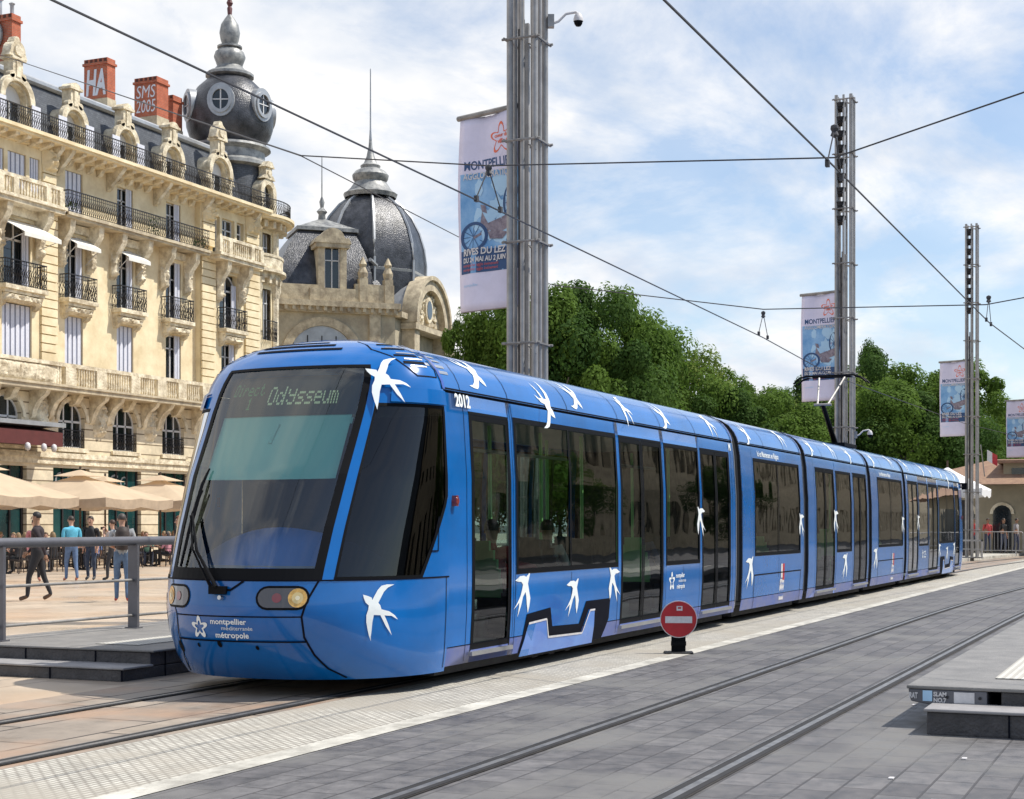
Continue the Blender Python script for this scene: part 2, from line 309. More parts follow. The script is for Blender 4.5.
# ------------------------------------------------------------------ ground
def sheet(name, x0, x1, y0, y1, z, m, nx=1):
    b = MB(); b.add([(x0,y0,z),(x1,y0,z),(x1,y1,z),(x0,y1,z)], [(0,1,2,3)]); return tag(b.build(name, m, recalc=False), kind='structure')
sheet('ground', -2500, 2500, -2500, 2500, -.004, M['asphalt'])
sheet('dark_paving', -25, 260, -19, 5.45, .004, M['dkpave'])
sheet('pale_strip', -25, 260, 5.66, 6.86, .006, M['strip'])
sheet('pale_strip_border', -25, 260, 5.45, 5.66, .008, M['stripline'])
sheet('track_bed_paving', -25, 260, 6.86, 9.35, .004, M['bed'])
sheet('plaza', -25, 260, 9.35, 140, .002, M['plaza'])
def curve_y(x, x0, k): return -k * max(0, x - x0) ** 2
def rail(y, x0c, k, h=.012):
    xs = [-20 + i*2 for i in range(95)]
    def band(a, b, z, m, mb):
        vv = []; ff = []
        for x in xs: c = curve_y(x, x0c, k); vv += [(x, y+a+c, z), (x, y+b+c, z)]
        for i in range(len(xs)-1): ff.append((2*i, 2*i+2, 2*i+3, 2*i+1))
        mb.add(vv, ff, m)
    mb = MB(); band(-.085, .095, h, 0, mb); band(-.028, .022, h+.004, 1, mb); band(.022, .07, h+.004, 2, mb); band(.07, .082, h+.006, 1, mb); band(-.075, -.028, h+.004, 2, mb)
    return tag(mb.build('rail', [M['raildirt'], M['railsteel'], M['groove']], recalc=False), kind='structure')
for yy in (7.03, 8.47): rail(yy, 50, .0018)
for yy in (2.68, 4.12): rail(yy, 24, .0014)
# raised pavement far right
pv = MB(); pv.prism([(64.5,9.6),(67,8.8),(82,7.7),(130,3.2),(180,-4),(180,60),(95,60),(64.5,30)], .13, 'z', .002)
tag(pv.build('pavement', M['stripline']), kind='structure')
# small white studs in the dark paving near the right platform
st = MB()
for x, y in ((10.6,1.35),(9.6,1.65),(8.9,1.3),(13.6,2.15)): st.box(x, x+.06, y, y+.03, .006, .012)
tag(st.build('paving_stud', M['signw']), 'small white studs set into the dark paving beside the right platform', 'studs', kind='stuff')
# ------------------------------------------------------------------ the tram
XS = 13.35; Y0 = 7.75; NE = 2.2
PW = [(.16,1.27),(.35,1.30),(.7,1.32),(1.05,1.325),(2.0,1.32),(2.6,1.285),(2.80,1.255),(2.9,1.23),(3.0,1.18),(3.1,1.10),(3.18,.98),(3.25,.8),(3.30,.55),(3.325,.28),(3.335,0)]
PL = [(.16,1.32),(.3,1.52),(.55,1.69),(.8,1.74),(1.08,1.70),(1.5,1.53),(2.0,1.28),(2.5,.97),(2.8,.79),(3.0,.66),(3.1,.57),(3.2,.43),(3.27,.3),(3.31,.17),(3.335,0)]
def itp(T, z):
    if z <= T[0][0]: return T[0][1]
    for (a, b), (c, d) in zip(T, T[1:]):
        if z <= c: return b + (d-b)*(z-a)/(c-a)
    return T[-1][1]
S_ = [0]
for (a, b), (c, d) in zip(PW, PW[1:]): S_.append(S_[-1] + math.hypot(c-a, d-b))
ST = S_[-1]
ZS = list(zip([p[0] for p in PW], S_)); SZ = list(zip(S_, [p[0] for p in PW])); SW = list(zip(S_, [p[1] for p in PW]))
def s_of(z): return itp(ZS, z)
def SP(x, s, side=1, off=0):
    s = max(0, min(ST, s)); e = .03
    z, w = itp(SZ, s), itp(SW, s); s1, s2 = max(0, s-e), min(ST, s+e)
    dz, dw = itp(SZ, s2)-itp(SZ, s1), itp(SW, s2)-itp(SW, s1); l = math.hypot(dz, dw)
    return Vector((x, Y0 - side*(w + off*dz/l), z - off*dw/l))
def NP0(c, s):
    z, w, L = itp(SZ, s), itp(SW, s), itp(PL, itp(SZ, s)); q = c*math.pi/2
    return Vector((XS - L*abs(math.cos(q))**(2/NE), Y0 - math.copysign(abs(math.sin(q))**(2/NE), q)*w, z))
def NP(c, s, off=0):
    c = max(-1, min(1, c)); s = max(0, min(ST-.001, s)); p = NP0(c, s)
    if not off: return p
    e = .01; c1, c2 = max(-1, c-e), min(1, c+e); s1, s2 = max(0, s-e), min(ST-.001, s+e)
    n = (NP0(c2, s)-NP0(c1, s)).cross(NP0(c, s2)-NP0(c, s1))
    if n.length < 1e-9: return p + Vector((0, 0, off))
    n.normalize()
    if n.x > 0 and abs(c) < .97 or n.dot(p - Vector((XS+1, Y0, 1.7))) < 0: n = -n
    return p + n*off
def spatch(mb, x0, x1, s0, s1, side=1, off=0, mi=0, nx=1):
    ks = [s0] + [k for k in S_ if s0+.01 < k < s1-.01] + [s1]
    xs = [x0 + (x1-x0)*i/nx for i in range(nx+1)]; vv = [SP(x, k, side, off) for k in ks for x in xs]; m = nx+1
    mb.add(vv, [(j*m+i, j*m+i+1, (j+1)*m+i+1, (j+1)*m+i) for j in range(len(ks)-1) for i in range(nx)], mi)
def npatch(mb, ca, cb_, s0, s1, off=0, mi=0, nc=10, ns=None):
    """cab surface between column curves ca(s), cb(s)"""
    ca = ca if callable(ca) else (lambda s, a=ca: a); cb_ = cb_ if callable(cb_) else (lambda s, a=cb_: a)
    ks = [s0] + [k for k in S_ if s0+.02 < k < s1-.02] + [s1]; kk = []
    for a, b in zip(ks, ks[1:]):
        n = max(1, int((b-a)/.09)); kk += [a + (b-a)*i/n for i in range(n)]
    kk.append(s1); m = nc+1
    vv = [NP(ca(s) + (cb_(s)-ca(s))*i/nc, s, off) for s in kk for i in range(m)]
    mb.add(vv, [(j*m+i, j*m+i+1, (j+1)*m+i+1, (j+1)*m+i) for j in range(len(kk)-1) for i in range(nc)], mi)
SWAL = [(163,328),(205,340),(240,355),(245,375),(290,290),(320,258),(370,248),(440,250),(380,275),(345,310),(320,360),(300,400),(318,420),(330,455),(400,475),(450,510),(480,550),(420,515),(355,508),(390,590),(420,680),(365,600),(318,505),(260,500),(245,560),(235,640),(222,720),(205,640),(192,560),(195,500),(215,450),(218,420),(190,395),(172,360)]
SWAL = [((a-320)/472, (484-b)/472) for a, b in SWAL]
def rot2(P, a, sx=1, sy=1): ca, sa = math.cos(R(a)), math.sin(R(a)); return [((x*sx)*ca-(y*sy)*sa, (x*sx)*sa+(y*sy)*ca) for x, y in P]
def side_fn(x0, z0, side, off=.004):
    s0 = s_of(z0)
    return (lambda u, v: SP(x0+u, s0+v, 1, off)) if side == 1 else (lambda u, v: SP(x0-u, s0+v, -1, off))
def nose_fn(c0, z0, off=.004, sgn=1):
    s0 = s_of(z0); k = (NP0(min(1, c0+.02), s0)-NP0(c0-.02, s0)).length/.04
    return lambda u, v: NP(c0+u/k, s0+v, off)
tram = empty('tram', (12, Y0, 0), 'long blue articulated tram with white swallows painted on it, standing on the left track', 'tram')

def opening_frame(mb, x0, x1, s0, s1, side, w=.035, off=.004, mi=0):
    spatch(mb, x0, x1, s0, s0+w, side, off, mi); spatch(mb, x0, x1, s1-w, s1, side, off, mi)
    spatch(mb, x0, x0+w, s0+w, s1-w, side, off, mi); spatch(mb, x1-w, x1, s0+w, s1-w, side, off, mi)
def rr(z): return s_of(z)
def seat(par, x, y, z, rz, green=True):
    t = MB(); Mz = Matrix.Translation((x, y, z)) @ Matrix.Rotation(R(rz), 4, 'Z')
    t.obox(Mz @ Vector((0, 0, .42)), .44, .44, .07, Mz.to_3x3(), 0)
    for i in range(6):
        a = i/5; t.obox(Mz @ Vector((-.2-.10*a*a, 0, .46+.10*i)), .05, .42*(1-.45*a*a), .105, Mz.to_3x3(), 1 if green else 0)
    t.obox(Mz @ Vector((0, 0, .2)), .1, .3, .4, Mz.to_3x3(), 2)
    return t.build('passenger_seat', [M['seatg'], M['seatgreen'], M['dark']], par, smooth=40)
def grabpole(par, x, y, bow=.12):
    t = MB(); t.tube([(x+bow*math.sin(math.pi*i/8), y, .35+2.3*i/8) for i in range(9)], .022, 7)
    return t.build('grab_pole', M['pole'], par, smooth=60)

def car(name, x0, x1, opens, seams, ends=(True, True)):
    mod = empty(name, (x0, Y0, 0), parent=tram)
    sb, st_, sr0 = rr(.20), rr(2.80), rr(2.83)
    for side in (1, -1):
        body = MB()
        xb = sorted({x0, x1} | {v for o in opens for v in (o[1], o[2])})
        for a, b in zip(xb, xb[1:]):
            hit = [o for o in opens if o[1] <= a+.001 and o[2] >= b-.001]
            if hit:
                o = hit[0]
                if o[3] > .4: spatch(body, a, b, sb, rr(.38), side, 0, 1); spatch(body, a, b, rr(.38), rr(o[3]), side, 0, 0)
                else: spatch(body, a, b, sb, rr(o[3]), side, 0, 1)
                spatch(body, a, b, rr(o[4]), st_, side, 0, 0)
            else:
                spatch(body, a, b, sb, rr(.38), side, 0, 1); spatch(body, a, b, rr(.38), st_, side, 0, 0)
        spatch(body, x0, x1, st_, sr0, side, -.02, 2)
        body.build('body_shell', [M['blue'], M['blue_skirt'], M['seam']], mod, smooth=30)
    roof = MB()
    for side in (1, -1): spatch(roof, x0, x1, sr0, ST, side, 0, 0)
    for side in (1, -1): spatch(roof, x0, x0+.05, sr0, ST, side, .012, 1); spatch(roof, x1-.05, x1, sr0, ST, side, .012, 1)
    roof.build('roof_shell', [M['blue'], M['blue_dark']], mod, smooth=30)
    ln = MB()
    for side in (1, -1):
        for x in seams: spatch(ln, x, x+.012, sr0, ST-.3, side, .003)
        spatch(ln, x0, x1, rr(2.835), rr(2.85), side, .003)
        for o in opens:
            if o[0] == 'door':
                for x in (o[1]-.13, o[2]+.12):
                    if x0+.05 < x < x1-.05: spatch(ln, x, x+.008, rr(.22), rr(2.78), side, .0025)
        spatch(ln, x0, x1, rr(.375), rr(.383), side, .0025)
    for side in (1, -1):
        for o in opens:
            if o[0] == 'win':
                xm = (o[1]+o[2])/2
                spatch(ln, xm, xm+.008, rr(.66), rr(o[3]-.04), side, .0025); spatch(ln, o[1]-.09, o[1]-.084, rr(.39), rr(2.78), side, .0025)
    ln.build('panel_seams', M['seam'], mod, recalc=False)
    for side in (1, -1):
        for o in opens:
            _, a, b, z0, z1 = o[:5]; s0, s1 = rr(z0), rr(z1)
            if o[0] == 'win':
                w = MB(); opening_frame(w, a-.02, b+.02, s0-.02, s1+.02, side, .055)
                for x in o[5]: spatch(w, x-.022, x+.022, s0+.03, s1-.03, side, .004)
                fr = w.build('window', M['black'], mod, recalc=False)
                g = MB(); xs = [a]+list(o[5])+[b]
                for p, q in zip(xs, xs[1:]): spatch(g, p, q, s0, s1, side, -.006)
                g.build('pane', M['glass'], fr, recalc=False)
            else:
                n = o[5]; wd = (b-a)/n
                for i in range(n):
                    p, q = a+wd*i, a+wd*(i+1)
                    w = MB(); opening_frame(w, p+.006, q-.006, s0, s1, side, .055, .0)
                    fr = w.build('door', M['black'], mod, recalc=False)
                    g = MB(); spatch(g, p+.03, q-.03, s0+.03, s1-.03, side, -.012); g.build('pane', M['glass'], fr, recalc=False)
                w = MB()
                for x in (a-.012, b-.008): spatch(w, x, x+.02, s0-.02, s1+.02, side, .004)
                spatch(w, a-.012, b+.012, s1, s1+.03, side, .004); w.build('door_surround', M['black'], mod, recalc=False)
                w = MB(); w.box(a-.03, b+.03, Y0-side*1.30-.035, Y0-side*1.30+.035, z0-.055, z0-.015); w.build('door_step', M['alu'], mod)
    inn = MB(); inn.box(x0+.02, x1-.02, Y0-1.2, Y0+1.2, .28, .325, 0); inn.box(x0+.02, x1-.02, Y0-1.1, Y0+1.1, 2.70, 2.74, 0)
    for e, x in zip(ends, (x0+.01, x1-.04)):
        if e:
            P = [(Y0-itp(SW, k), itp(SZ, k)) for k in S_[1:]]; P += [(2*Y0-y, z) for y, z in P[::-1][1:]]; inn.prism(P, .03, 'x', x, 1)
    inn.build('interior', [M['intgrey'], M['dark']], mod)
    un = MB(); un.box(x0+.1, x1-.1, Y0-1.12, Y0+1.12, .10, .27); un.build('underframe', M['dark'], mod)
    return mod
def bogie(mod, xc):
    for side in (1, -1):
        for dx_ in (-.85, .85):
            w = MB(); y = Y0-side*.72
            w2 = [(.30,-.06),(.31,-.05),(.31,.03),(.335,.04),(.335,.06),(.1,.07)]
            n = 20; vv = []; ff = []
            for r_, yy in w2:
                for k in range(n): q = 2*math.pi*k/n; vv.append((xc+dx_+r_*math.cos(q), y+side*yy, .335+r_*math.sin(q)))
            for i in range(len(w2)-1):
                for k in range(n): ff.append((i*n+k, i*n+(k+1) % n, (i+1)*n+(k+1) % n, (i+1)*n+k))
            ff.append(tuple(range(n))); ff.append(tuple(range((len(w2)-1)*n, len(w2)*n))); w.add(vv, ff); w.build('wheel', M['galv2'], mod, smooth=40)
    f = MB()
    for side in (1, -1): f.box(xc-1.2, xc+1.2, Y0-side*1.0-.06, Y0-side*1.0+.06, .12, .34)
    for dx_ in (-.85, .85): f.tube([(xc+dx_, Y0-.9, .33), (xc+dx_, Y0+.9, .33)], .06, 8)
    for x in (-.5, 0, .5): f.box(xc+x-.08, xc+x+.08, Y0-1.1, Y0+1.1, .08, .2)
    f.build('bogie_frame', M['dark'], mod)
def swallow(mod, x, z, size, ang=0, side=1, sx=1, sy=1):
    t = tri2d(rot2([(a*size, b*size) for a, b in SWAL], ang, sx, sy), 1)
    b = MB(); b.decal(t, side_fn(x, z, side, .005)); b.build('swallow_emblem', M['white'], mod, recalc=False)
_b = [(100,148),(135,120),(165,118),(183,128),(205,102),(211,108),(196,175),(206,230),(216,280),(209,340),(200,385),(190,330),(185,270),(178,235),(160,265),(145,330),(122,405),(130,335),(132,305),(90,350),(115,310),(140,260),(152,215),(158,180),(145,160),(120,158)]
BIRD2 = [((a-155)/298, (245-b)/704) for a, b in _b]
def bird2(mod, x, z, k=1, side=1, mir=1, ang=0):
    t = tri2d(rot2([(a*k, b*k) for a, b in BIRD2], ang, mir, 1), 1); b = MB(); b.decal(t, side_fn(x, z, side, .005)); b.build('swallow_emblem', M['white'], mod, recalc=False)
STARP = []
for i in range(10):
    r_ = 1 if i % 2 == 0 else .52; STARP.append((r_*math.sin(i*math.pi/5), r_*math.cos(i*math.pi/5)))
def star_ribbon(size, w):   # hollow five-point star outline: filled ring
    def rnd(r_in):
        P = []
        for i in range(60):
            q = 2*math.pi*i/60; k = .74 + .26*math.cos(5*q); P.append(((k*size*r_in)*math.sin(q), (k*size*r_in)*math.cos(q)))
        return P
    o, n = rnd(1), rnd(1-w); vv = o+n; return (vv, [(i, (i+1) % 60, 60+(i+1) % 60, 60+i) for i in range(60)])
def network_logo(mod, fn, scale=1.0, name='operator_logo'):
    b = MB(); b.decal(star_ribbon(.13*scale, .42), fn, 0)
    b.decal(text2d('montpellier', .086*scale, bold=.0015), fn, 0, .17*scale, .045*scale)
    b.decal(text2d('méditerranée', .062*scale), fn, 0, .30*scale, -.02*scale)
    b.decal(text2d('métropole', .086*scale, bold=.0015), fn, 0, .22*scale, -.105*scale)
    b.build(name, M['white'], mod, recalc=False)
def region_logo(mod, x, side):
    fn = side_fn(x, .62, side, .005); b = MB()
    b.decal(tri2d([(-.15,-.36),(.15,-.36),(.15,.0),(-.15,.0)]), fn, 0); b.decal(tri2d([(-.10,.02),(.02,.02),(.02,.26),(-.10,.26)]), fn, 0)
    b.decal(tri2d([(.02,-.02),(.15,-.02),(.15,.26),(.02,.26)]), side_fn(x, .62, side, .006), 1)
    b.decal(text2d('La Région', .075, 'CENTER'), side_fn(x, .62, side, .008), 2, 0, -.10); b.decal(text2d('Languedoc', .062, 'CENTER'), side_fn(x, .62, side, .008), 2, 0, -.20); b.decal(text2d('Roussillon', .062, 'CENTER'), side_fn(x, .62, side, .008), 2, 0, -.30)
    b.build('region_logo', [M['signw'], M['red'], M['intblue']], mod, recalc=False)

# --- leading car
X1 = 23.54
m1 = car('end_car', XS, X1, [('door',13.88,14.82,.32,2.62,1),('win',14.98,18.10,1.05,2.64,[16.52]),('door',18.24,19.90,.32,2.62,2),('win',20.04,21.58,1.02,2.62,[]),('door',21.72,23.22,.32,2.62,2)],
         [14.9, 16.6, 18.3, 20.0, 21.6, 22.8], (False, True))
bogie(m1, 16.5)
# cab shell, windscreen and cab side windows
c1 = lambda s: .380 + .055*max(0, min(1, (itp(SZ, s)-1.06)/1.97))
c2 = lambda s: c1(s) + .048
def c3(s):
    z = itp(SZ, s); return .84 + .155*max(0, min(1, (z-1.06)/.72))
sB, sW0, sW1, sS1 = rr(.16), rr(1.06), rr(3.03), rr(2.66)
cab = MB()
npatch(cab, -1, 1, sB, sW0, 0, 0, 48)
for g in (1, -1):
    k = lambda f, g=g: (lambda s: g*(f(s) if callable(f) else f))
    npatch(cab, k(c1), k(c2), sW0, sS1, 0, 0, 2); npatch(cab, k(c3), k(1.0), sW0, sS1, 0, 0, 4)
    npatch(cab, k(c1), k(1.0), sS1, sW1, 0, 0, 18)
npatch(cab, -1, 1, sW1, ST-.001, 0, 0, 48)
cab.build('cab_shell', M['blue'], m1, smooth=35)
ws = MB(); npatch(ws, lambda s: -c1(s), c1, sW0, sW1, -.004, 0, 28); wso = ws.build('windscreen', M['glass_ws'], m1, recalc=False, smooth=60)
fr = MB()
npatch(fr, lambda s: -c1(s), lambda s: -c1(s)+.035, sW0, sW1, .002, 0, 2); npatch(fr, lambda s: c1(s)-.04, c1, sW0, sW1, .002, 0, 2)
npatch(fr, lambda s: -c1(s), c1, sW0, sW0+.10, .003, 0, 20); npatch(fr, lambda s: -c1(s), c1, sW1-.035, sW1, .003, 0, 20)
fr.build('windscreen_border', M['black'], wso, recalc=False)
for g in (1, -1):
    sd = MB(); npatch(sd, lambda s: g*c2(s), lambda s: g*c3(s), sW0, sS1, -.003, 0, 14); o = sd.build('cab_side_window', M['glass_dk'], m1, recalc=False, smooth=60)
    fr = MB(); npatch(fr, lambda s: g*c2(s), lambda s: g*(c2(s)+.012), sW0, sS1, .002, 0, 1); npatch(fr, lambda s: g*(c3(s)-.02), lambda s: g*c3(s), sW0, sS1, .002, 0, 1)
    npatch(fr, lambda s: g*c2(s), lambda s: g*c3(s), sW0, sW0+.025, .002, 0, 10); npatch(fr, lambda s: g*c2(s), lambda s: g*c3(s), sS1-.03, sS1, .002, 0, 10)
    fr.build('window_rubber', M['black'], o, recalc=False)
    # eyebrow moulding over the side window
    eb = MB(); q0, q1 = rr(2.665), rr(2.80)
    npatch(eb, g*.56, g*1.0, q0, q1, .028, 0, 12)
    npatch(eb, g*.56, g*1.0, q1, q1+.02, .014, 0, 12)
    cs = [g*(.56+.44*i/12) for i in range(13)]
    for s in (q0,):
        vv = []
        for c in cs: vv += [NP(c, s, .0), NP(c, s, .028)]
        eb.add(vv, [(2*i, 2*i+1, 2*i+3, 2*i+2) for i in range(12)])
    eb.build('window_eyebrow', M['blue'], m1, smooth=40)
sm = MB()
NF = lambda off=.004: (lambda c, s: NP(c, s, off))
def nrib(mb, pts, w, off=.004, mi=0):
    """ribbon on the cab skin; pts are (c, z)"""
    P = []
    for (a, b), (c, d) in zip(pts, pts[1:]):
        n = max(2, int(abs(c-a)/.04)+int(abs(d-b)/.12)); P += [(a+(c-a)*i/n, b+(d-b)*i/n) for i in range(n)]
    P.append(pts[-1]); P = [(c, rr(z)) for c, z in P]; vv = []; ff = []
    for i, (c, s) in enumerate(P):
        c0, s0 = P[max(0, i-1)]; cc, ss = P[min(len(P)-1, i+1)]
        a = NP(cc, ss) - NP(c0, s0); n = (NP(c, s, .01)-NP(c, s)).normalized(); b = n.cross(a).normalized()*w/2; p = NP(c, s, off); vv += [p+b, p-b]
    for i in range(len(P)-1): ff.append((2*i, 2*i+1, 2*i+3, 2*i+2))
    mb.add(vv, ff, mi)
nrib(sm, [(-1,1.055),(1,1.055)], .014); nrib(sm, [(-.3,.74),(.303,.74)], .012); nrib(sm, [(-.31,.52),(.31,.52)], .016)
for g in (1, -1):
    nrib(sm, [(g*.366,1.05),(g*.33,.9),(g*.303,.74),(g*.308,.56),(g*.33,.40),(g*.37,.27),(g*.43,.18)], .018); nrib(sm, [(g*.985,1.05),(g*.985,.2)], .010)
    nrib(sm, [(g*.93,1.30),(g*.93,1.62)], .012, .006); nrib(sm, [(g*.885,1.30),(g*.93,1.30)], .012, .006); nrib(sm, [(g*.885,1.30),(g*.93,1.62)], .012, .006)
for k, z in enumerate((3.285, 3.25, 3.205)):
    a = -.50+.05*k; nrib(sm, [(a,z),(a+.66,z)], .045)
# vent hatch on each roof shoulder
for g in (1, -1):
    nrib(sm, [(g*.50,3.29),(g*.48,3.19),(g*.60,3.12),(g*.70,3.0),(g*.76,2.93),(g*.97,2.93),(g*.985,3.0),(g*.93,3.16),(g*.86,3.26)], .014)
    for k, (a, b, z) in enumerate(((.60,.84,3.25),(.58,.86,3.20),(.63,.88,3.13),(.68,.90,3.06))): nrib(sm, [(g*a,z),(g*b,z)], .034)
sm.build('cab_seams_and_vents', M['seam'], m1, recalc=False)
vw = MB()
for g in (1, -1):
    for k, z in enumerate((3.25, 3.19, 3.13, 3.06)): nrib(vw, [(g*.90,z-.006),(g*.955,z-.006)], .035, .006); nrib(vw, [(g*(.64+.03*k),z-.035),(g*.90,z-.035)], .018, .006)
for side in (1, -1):
    for k in range(5): spatch(vw, XS+.06+.0*k, XS+.26, rr(2.98)+.075*k, rr(2.98)+.075*k+.035, side, .004)
vw.build('vent_grille_slats', M['alu'], m1, recalc=False)  # bright aluminium slats between the dark vent slots
vs2_ = MB()
for side in (1, -1):
    spatch(vs2_, XS+.40, XS+.41, rr(2.85), ST-.25, side, .003)
vs2_.build('roof_joint', M['seam'], m1, recalc=False)
# headlamps
def lampset(g):
    hw = .155; pts = []
    def stad(L, r_, n=8): return [(L/2+r_*math.cos(R(-90+180*i/n)), r_*math.sin(R(-90+180*i/n))) for i in range(n+1)] + [(-L/2-r_*math.cos(R(-90+180*i/n)), -r_*math.sin(R(-90+180*i/n))) for i in range(n+1)]
    c0 = .225 if g > 0 else -.30; fn = nose_fn(c0, .905, .005); b = MB(); b.decal(tri2d(stad(.26, .105), 1), fn, 0)
    lo = b.build('headlight', M['black'], m1, recalc=False)
    b = MB(); b.decal(tri2d(stad(.26, .085), 1), nose_fn(c0, .905, .008)); b.build('lamp_cover', M['lampc'], lo, recalc=False)
    b = MB(); C = .13*g; fn2 = nose_fn(c0, .905, .014)
    for rr_, mi, fo in ((.083, 0, .011), (.05, 1, .013), (.02, 2, .016)):
        b.decal(tri2d([(C+rr_*math.cos(R(20*i)), rr_*math.sin(R(20*i))) for i in range(18)], 0), nose_fn(c0, .905, fo), mi)
    b.build('lens', [M['lampw'], mat('lamp glow', (.75, .55, .25), .1, metal=.3), mat('lamp bulb', (.8, .72, .5), .2)], lo, recalc=False)
    b = MB(); b.decal(tri2d([(-.05*g+.042*math.cos(R(20*i)), .042*math.sin(R(20*i))) for i in range(18)]), nose_fn(c0, .905, .011)); b.build('tail_lamp', M['lampr'], lo, recalc=False)
lampset(1); lampset(-1)
network_logo(m1, nose_fn(-.137, .635, .005), .80)
b = MB()
for c, z, r_ in ((-.33,.44,.055),(-.17,.47,.02),(-.05,.49,.03),(.1,.465,.02)):
    b.decal(tri2d([(r_*.8*math.cos(R(20*i)), r_*math.sin(R(20*i))) for i in range(18)]), nose_fn(c, z, .005))
b.build('towing_cover', M['black'], m1, recalc=False)
b = MB(); b.tube([NP(-.02, rr(.90), .0), NP(-.02, rr(.90), .04)], .02, 10); b.build('washer_cap', M['alu'], m1)
# swallows on the cab corner and the eyebrow
b = MB(); b.decal(tri2d(rot2([(a*.55, c*.50) for a, c in SWAL], 0, 1.05, 1), 1), nose_fn(.633, .76, .006)); b.build('swallow_emblem', M['white'], m1, recalc=False)
b = MB(); b.decal(tri2d(rot2([(a*.52, c*.50) for a, c in SWAL], 8, 1.1, 1), 2), nose_fn(.545, 2.84, .036)); b.build('swallow_emblem', M['white'], m1, recalc=False)
b = MB(); b.decal(tri2d(rot2([(a*.55, c*.50) for a, c in SWAL], 0, -1.45, 1), 1), nose_fn(-.633, .76, .006)); b.build('swallow_emblem', M['white'], m1, recalc=False)
# wiper
wp = MB()
def n3(c, z, off): return NP(c, rr(z), off)
wp.tube([n3(-.03,.96,.03), n3(-.03,.99,.06), n3(-.145,1.28,.09), n3(-.255,1.62,.06)], [.022,.018,.014,.010], 6)
wp.tube([n3(-.055,.985,.06), n3(-.165,1.29,.10), n3(-.262,1.60,.06)], .010, 6)
wp.tube([n3(-.275,1.16,.025), n3(-.268,1.45,.03), n3(-.262,1.62,.035), n3(-.262,1.9,.03), n3(-.25,2.05,.02)], [.012,.016,.02,.016,.010], 6)
wp.tube([n3(-.262,1.62,.05), n3(-.24,1.84,.04)], .012, 6)
wp.obox(n3(-.03,.965,.03), .06, .16, .07); wp.build('wiper', M['black'], m1)
wb = MB(); nrib(wb, [(-.09,1.05),(-.05,.97),(.01,.97),(.06,1.05)], .02, .006); wb.build('wiper_cowl', M['seam'], m1, recalc=False)
# red lamp, number, mirror camera
for side in (1, -1):
    b = MB(); p = SP(13.45, rr(1.77), side, .02); b.obox(p, .05, .05, .10); b.tube([p+Vector((0, side*.02, 0)), p-Vector((0, side*.03, 0))], .035, 10); b.build('side_lamp', M['lampr'], m1, smooth=40)
    b = MB(); b.decal(text2d('2012', .17, bold=.006), side_fn(13.60 if side == 1 else 14.1, 2.685, side, .005)); b.build('fleet_number', M['white'], m1, recalc=False)
b = MB(); b.obox((13.5, 9.16, 2.72), .10, .16, .2); b.tube([(13.5, 8.95, 2.8), (13.5, 9.12, 2.8)], .025, 6); b.build('rear_view_camera', M['black'], m1)
# destination display behind the windscreen
db = MB(); npatch(db, -.37, .37, rr(2.60), rr(2.99), -.09, 0, 14); dbo = db.build('destination_box', mat('display black', (.012, .022, .018), .3), m1, recalc=False)
G57 = {'O': ["01110","10001","10001","10001","10001","10001","01110"], 'd': ["00001","00001","01101","10011","10001","10011","01101"], 'y': ["00000","10001","10001","01111","00001","10001","01110"],
       's': ["00000","00000","01111","10000","01110","00001","11110"], 'e': ["00000","00000","01110","10001","11111","10000","01111"], 'u': ["00000","00000","10001","10001","10001","10011","01101"], 'm': ["00000","00000","11010","10101","10101","10101","10101"],
       'D': ["11110","10001","10001","10001","10001","10001","11110"], 'i': ["00100","00000","01100","00100","00100","00100","01110"], 'r': ["00000","00000","10110","11001","10000","10000","10000"], 'c': ["00000","00000","01110","10000","10000","10001","01110"], 't': ["01000","01000","11100","01000","01000","01001","00110"], '1': ["00100","01100","00100","00100","00100","00100","01110"]}
def ledtext(t, fn, px_, py_, mb):
    u = 0
    for ch in t:
        for r_, row in enumerate(G57[ch]):
            for k, b_ in enumerate(row):
                if b_ == '1': x, y = u+k*px_, (6-r_)*py_; mb.add([fn(x, y), fn(x+px_*.82, y), fn(x+px_*.82, y+py_*.82), fn(x, y+py_*.82)], [(0,1,2,3)])
        u += 6*px_
b = MB(); ledtext('Odysseum', nose_fn(-.085, 2.70, -.075), .0158, .027, b); b.build('destination_text', M['led'], dbo, recalc=False)
b = MB(); ledtext('Direct', nose_fn(-.34, 2.80, -.075), .011, .018, b); ledtext('1', nose_fn(-.21, 2.66, -.075), .014, .017, b); b.build('line_text', M['leddim'], dbo, recalc=False)
# blind, dashboard, driver seat
b = MB(); npatch(b, -.38, .35, rr(2.0), rr(2.62), -.10, 0, 14); b.build('blind_and_reflection', M['teal'], m1, recalc=False)  # blind sheet that also stands in for the windscreen's soft green-grey reflection
b = MB(); npatch(b, -.37, .36, rr(2.52), rr(2.58), -.11, 0, 14); b.tube([NP(.0, rr(2.52), -.1), NP(-.01, rr(2.34), -.1)], .02, 6); b.build('blind_roller', M['teal'], m1, recalc=False)
b = MB()
prof = [(.0,1.02),(.18,1.25),(.45,1.52),(.7,1.50),(.8,1.05)]
for i in range(len(prof)-1):
    (a, z0), (c, z1) = prof[i], prof[i+1]; ys = [Y0-.95+1.9*j/12 for j in range(13)]
    f = lambda y: -.30*abs((y-Y0)/.95)**2
    b.add([(12.05+q+.12*abs((y-Y0)/.95)**2, y, z+(f(y) if z > 1.1 else 0)) for y in ys for q, z in ((a, z0), (c, z1))], [(2*j, 2*j+1, 2*j+3, 2*j+2) for j in range(12)])
b.build('dashboard', M['intblue'], m1, smooth=60)
b = MB(); b.box(12.16, 12.5, 7.05, 8.3, 1.13, 1.17); b.build('dashboard_panel', M['shutterg'], m1)
seat(m1, 13.0, 7.6, .45, 180, False)
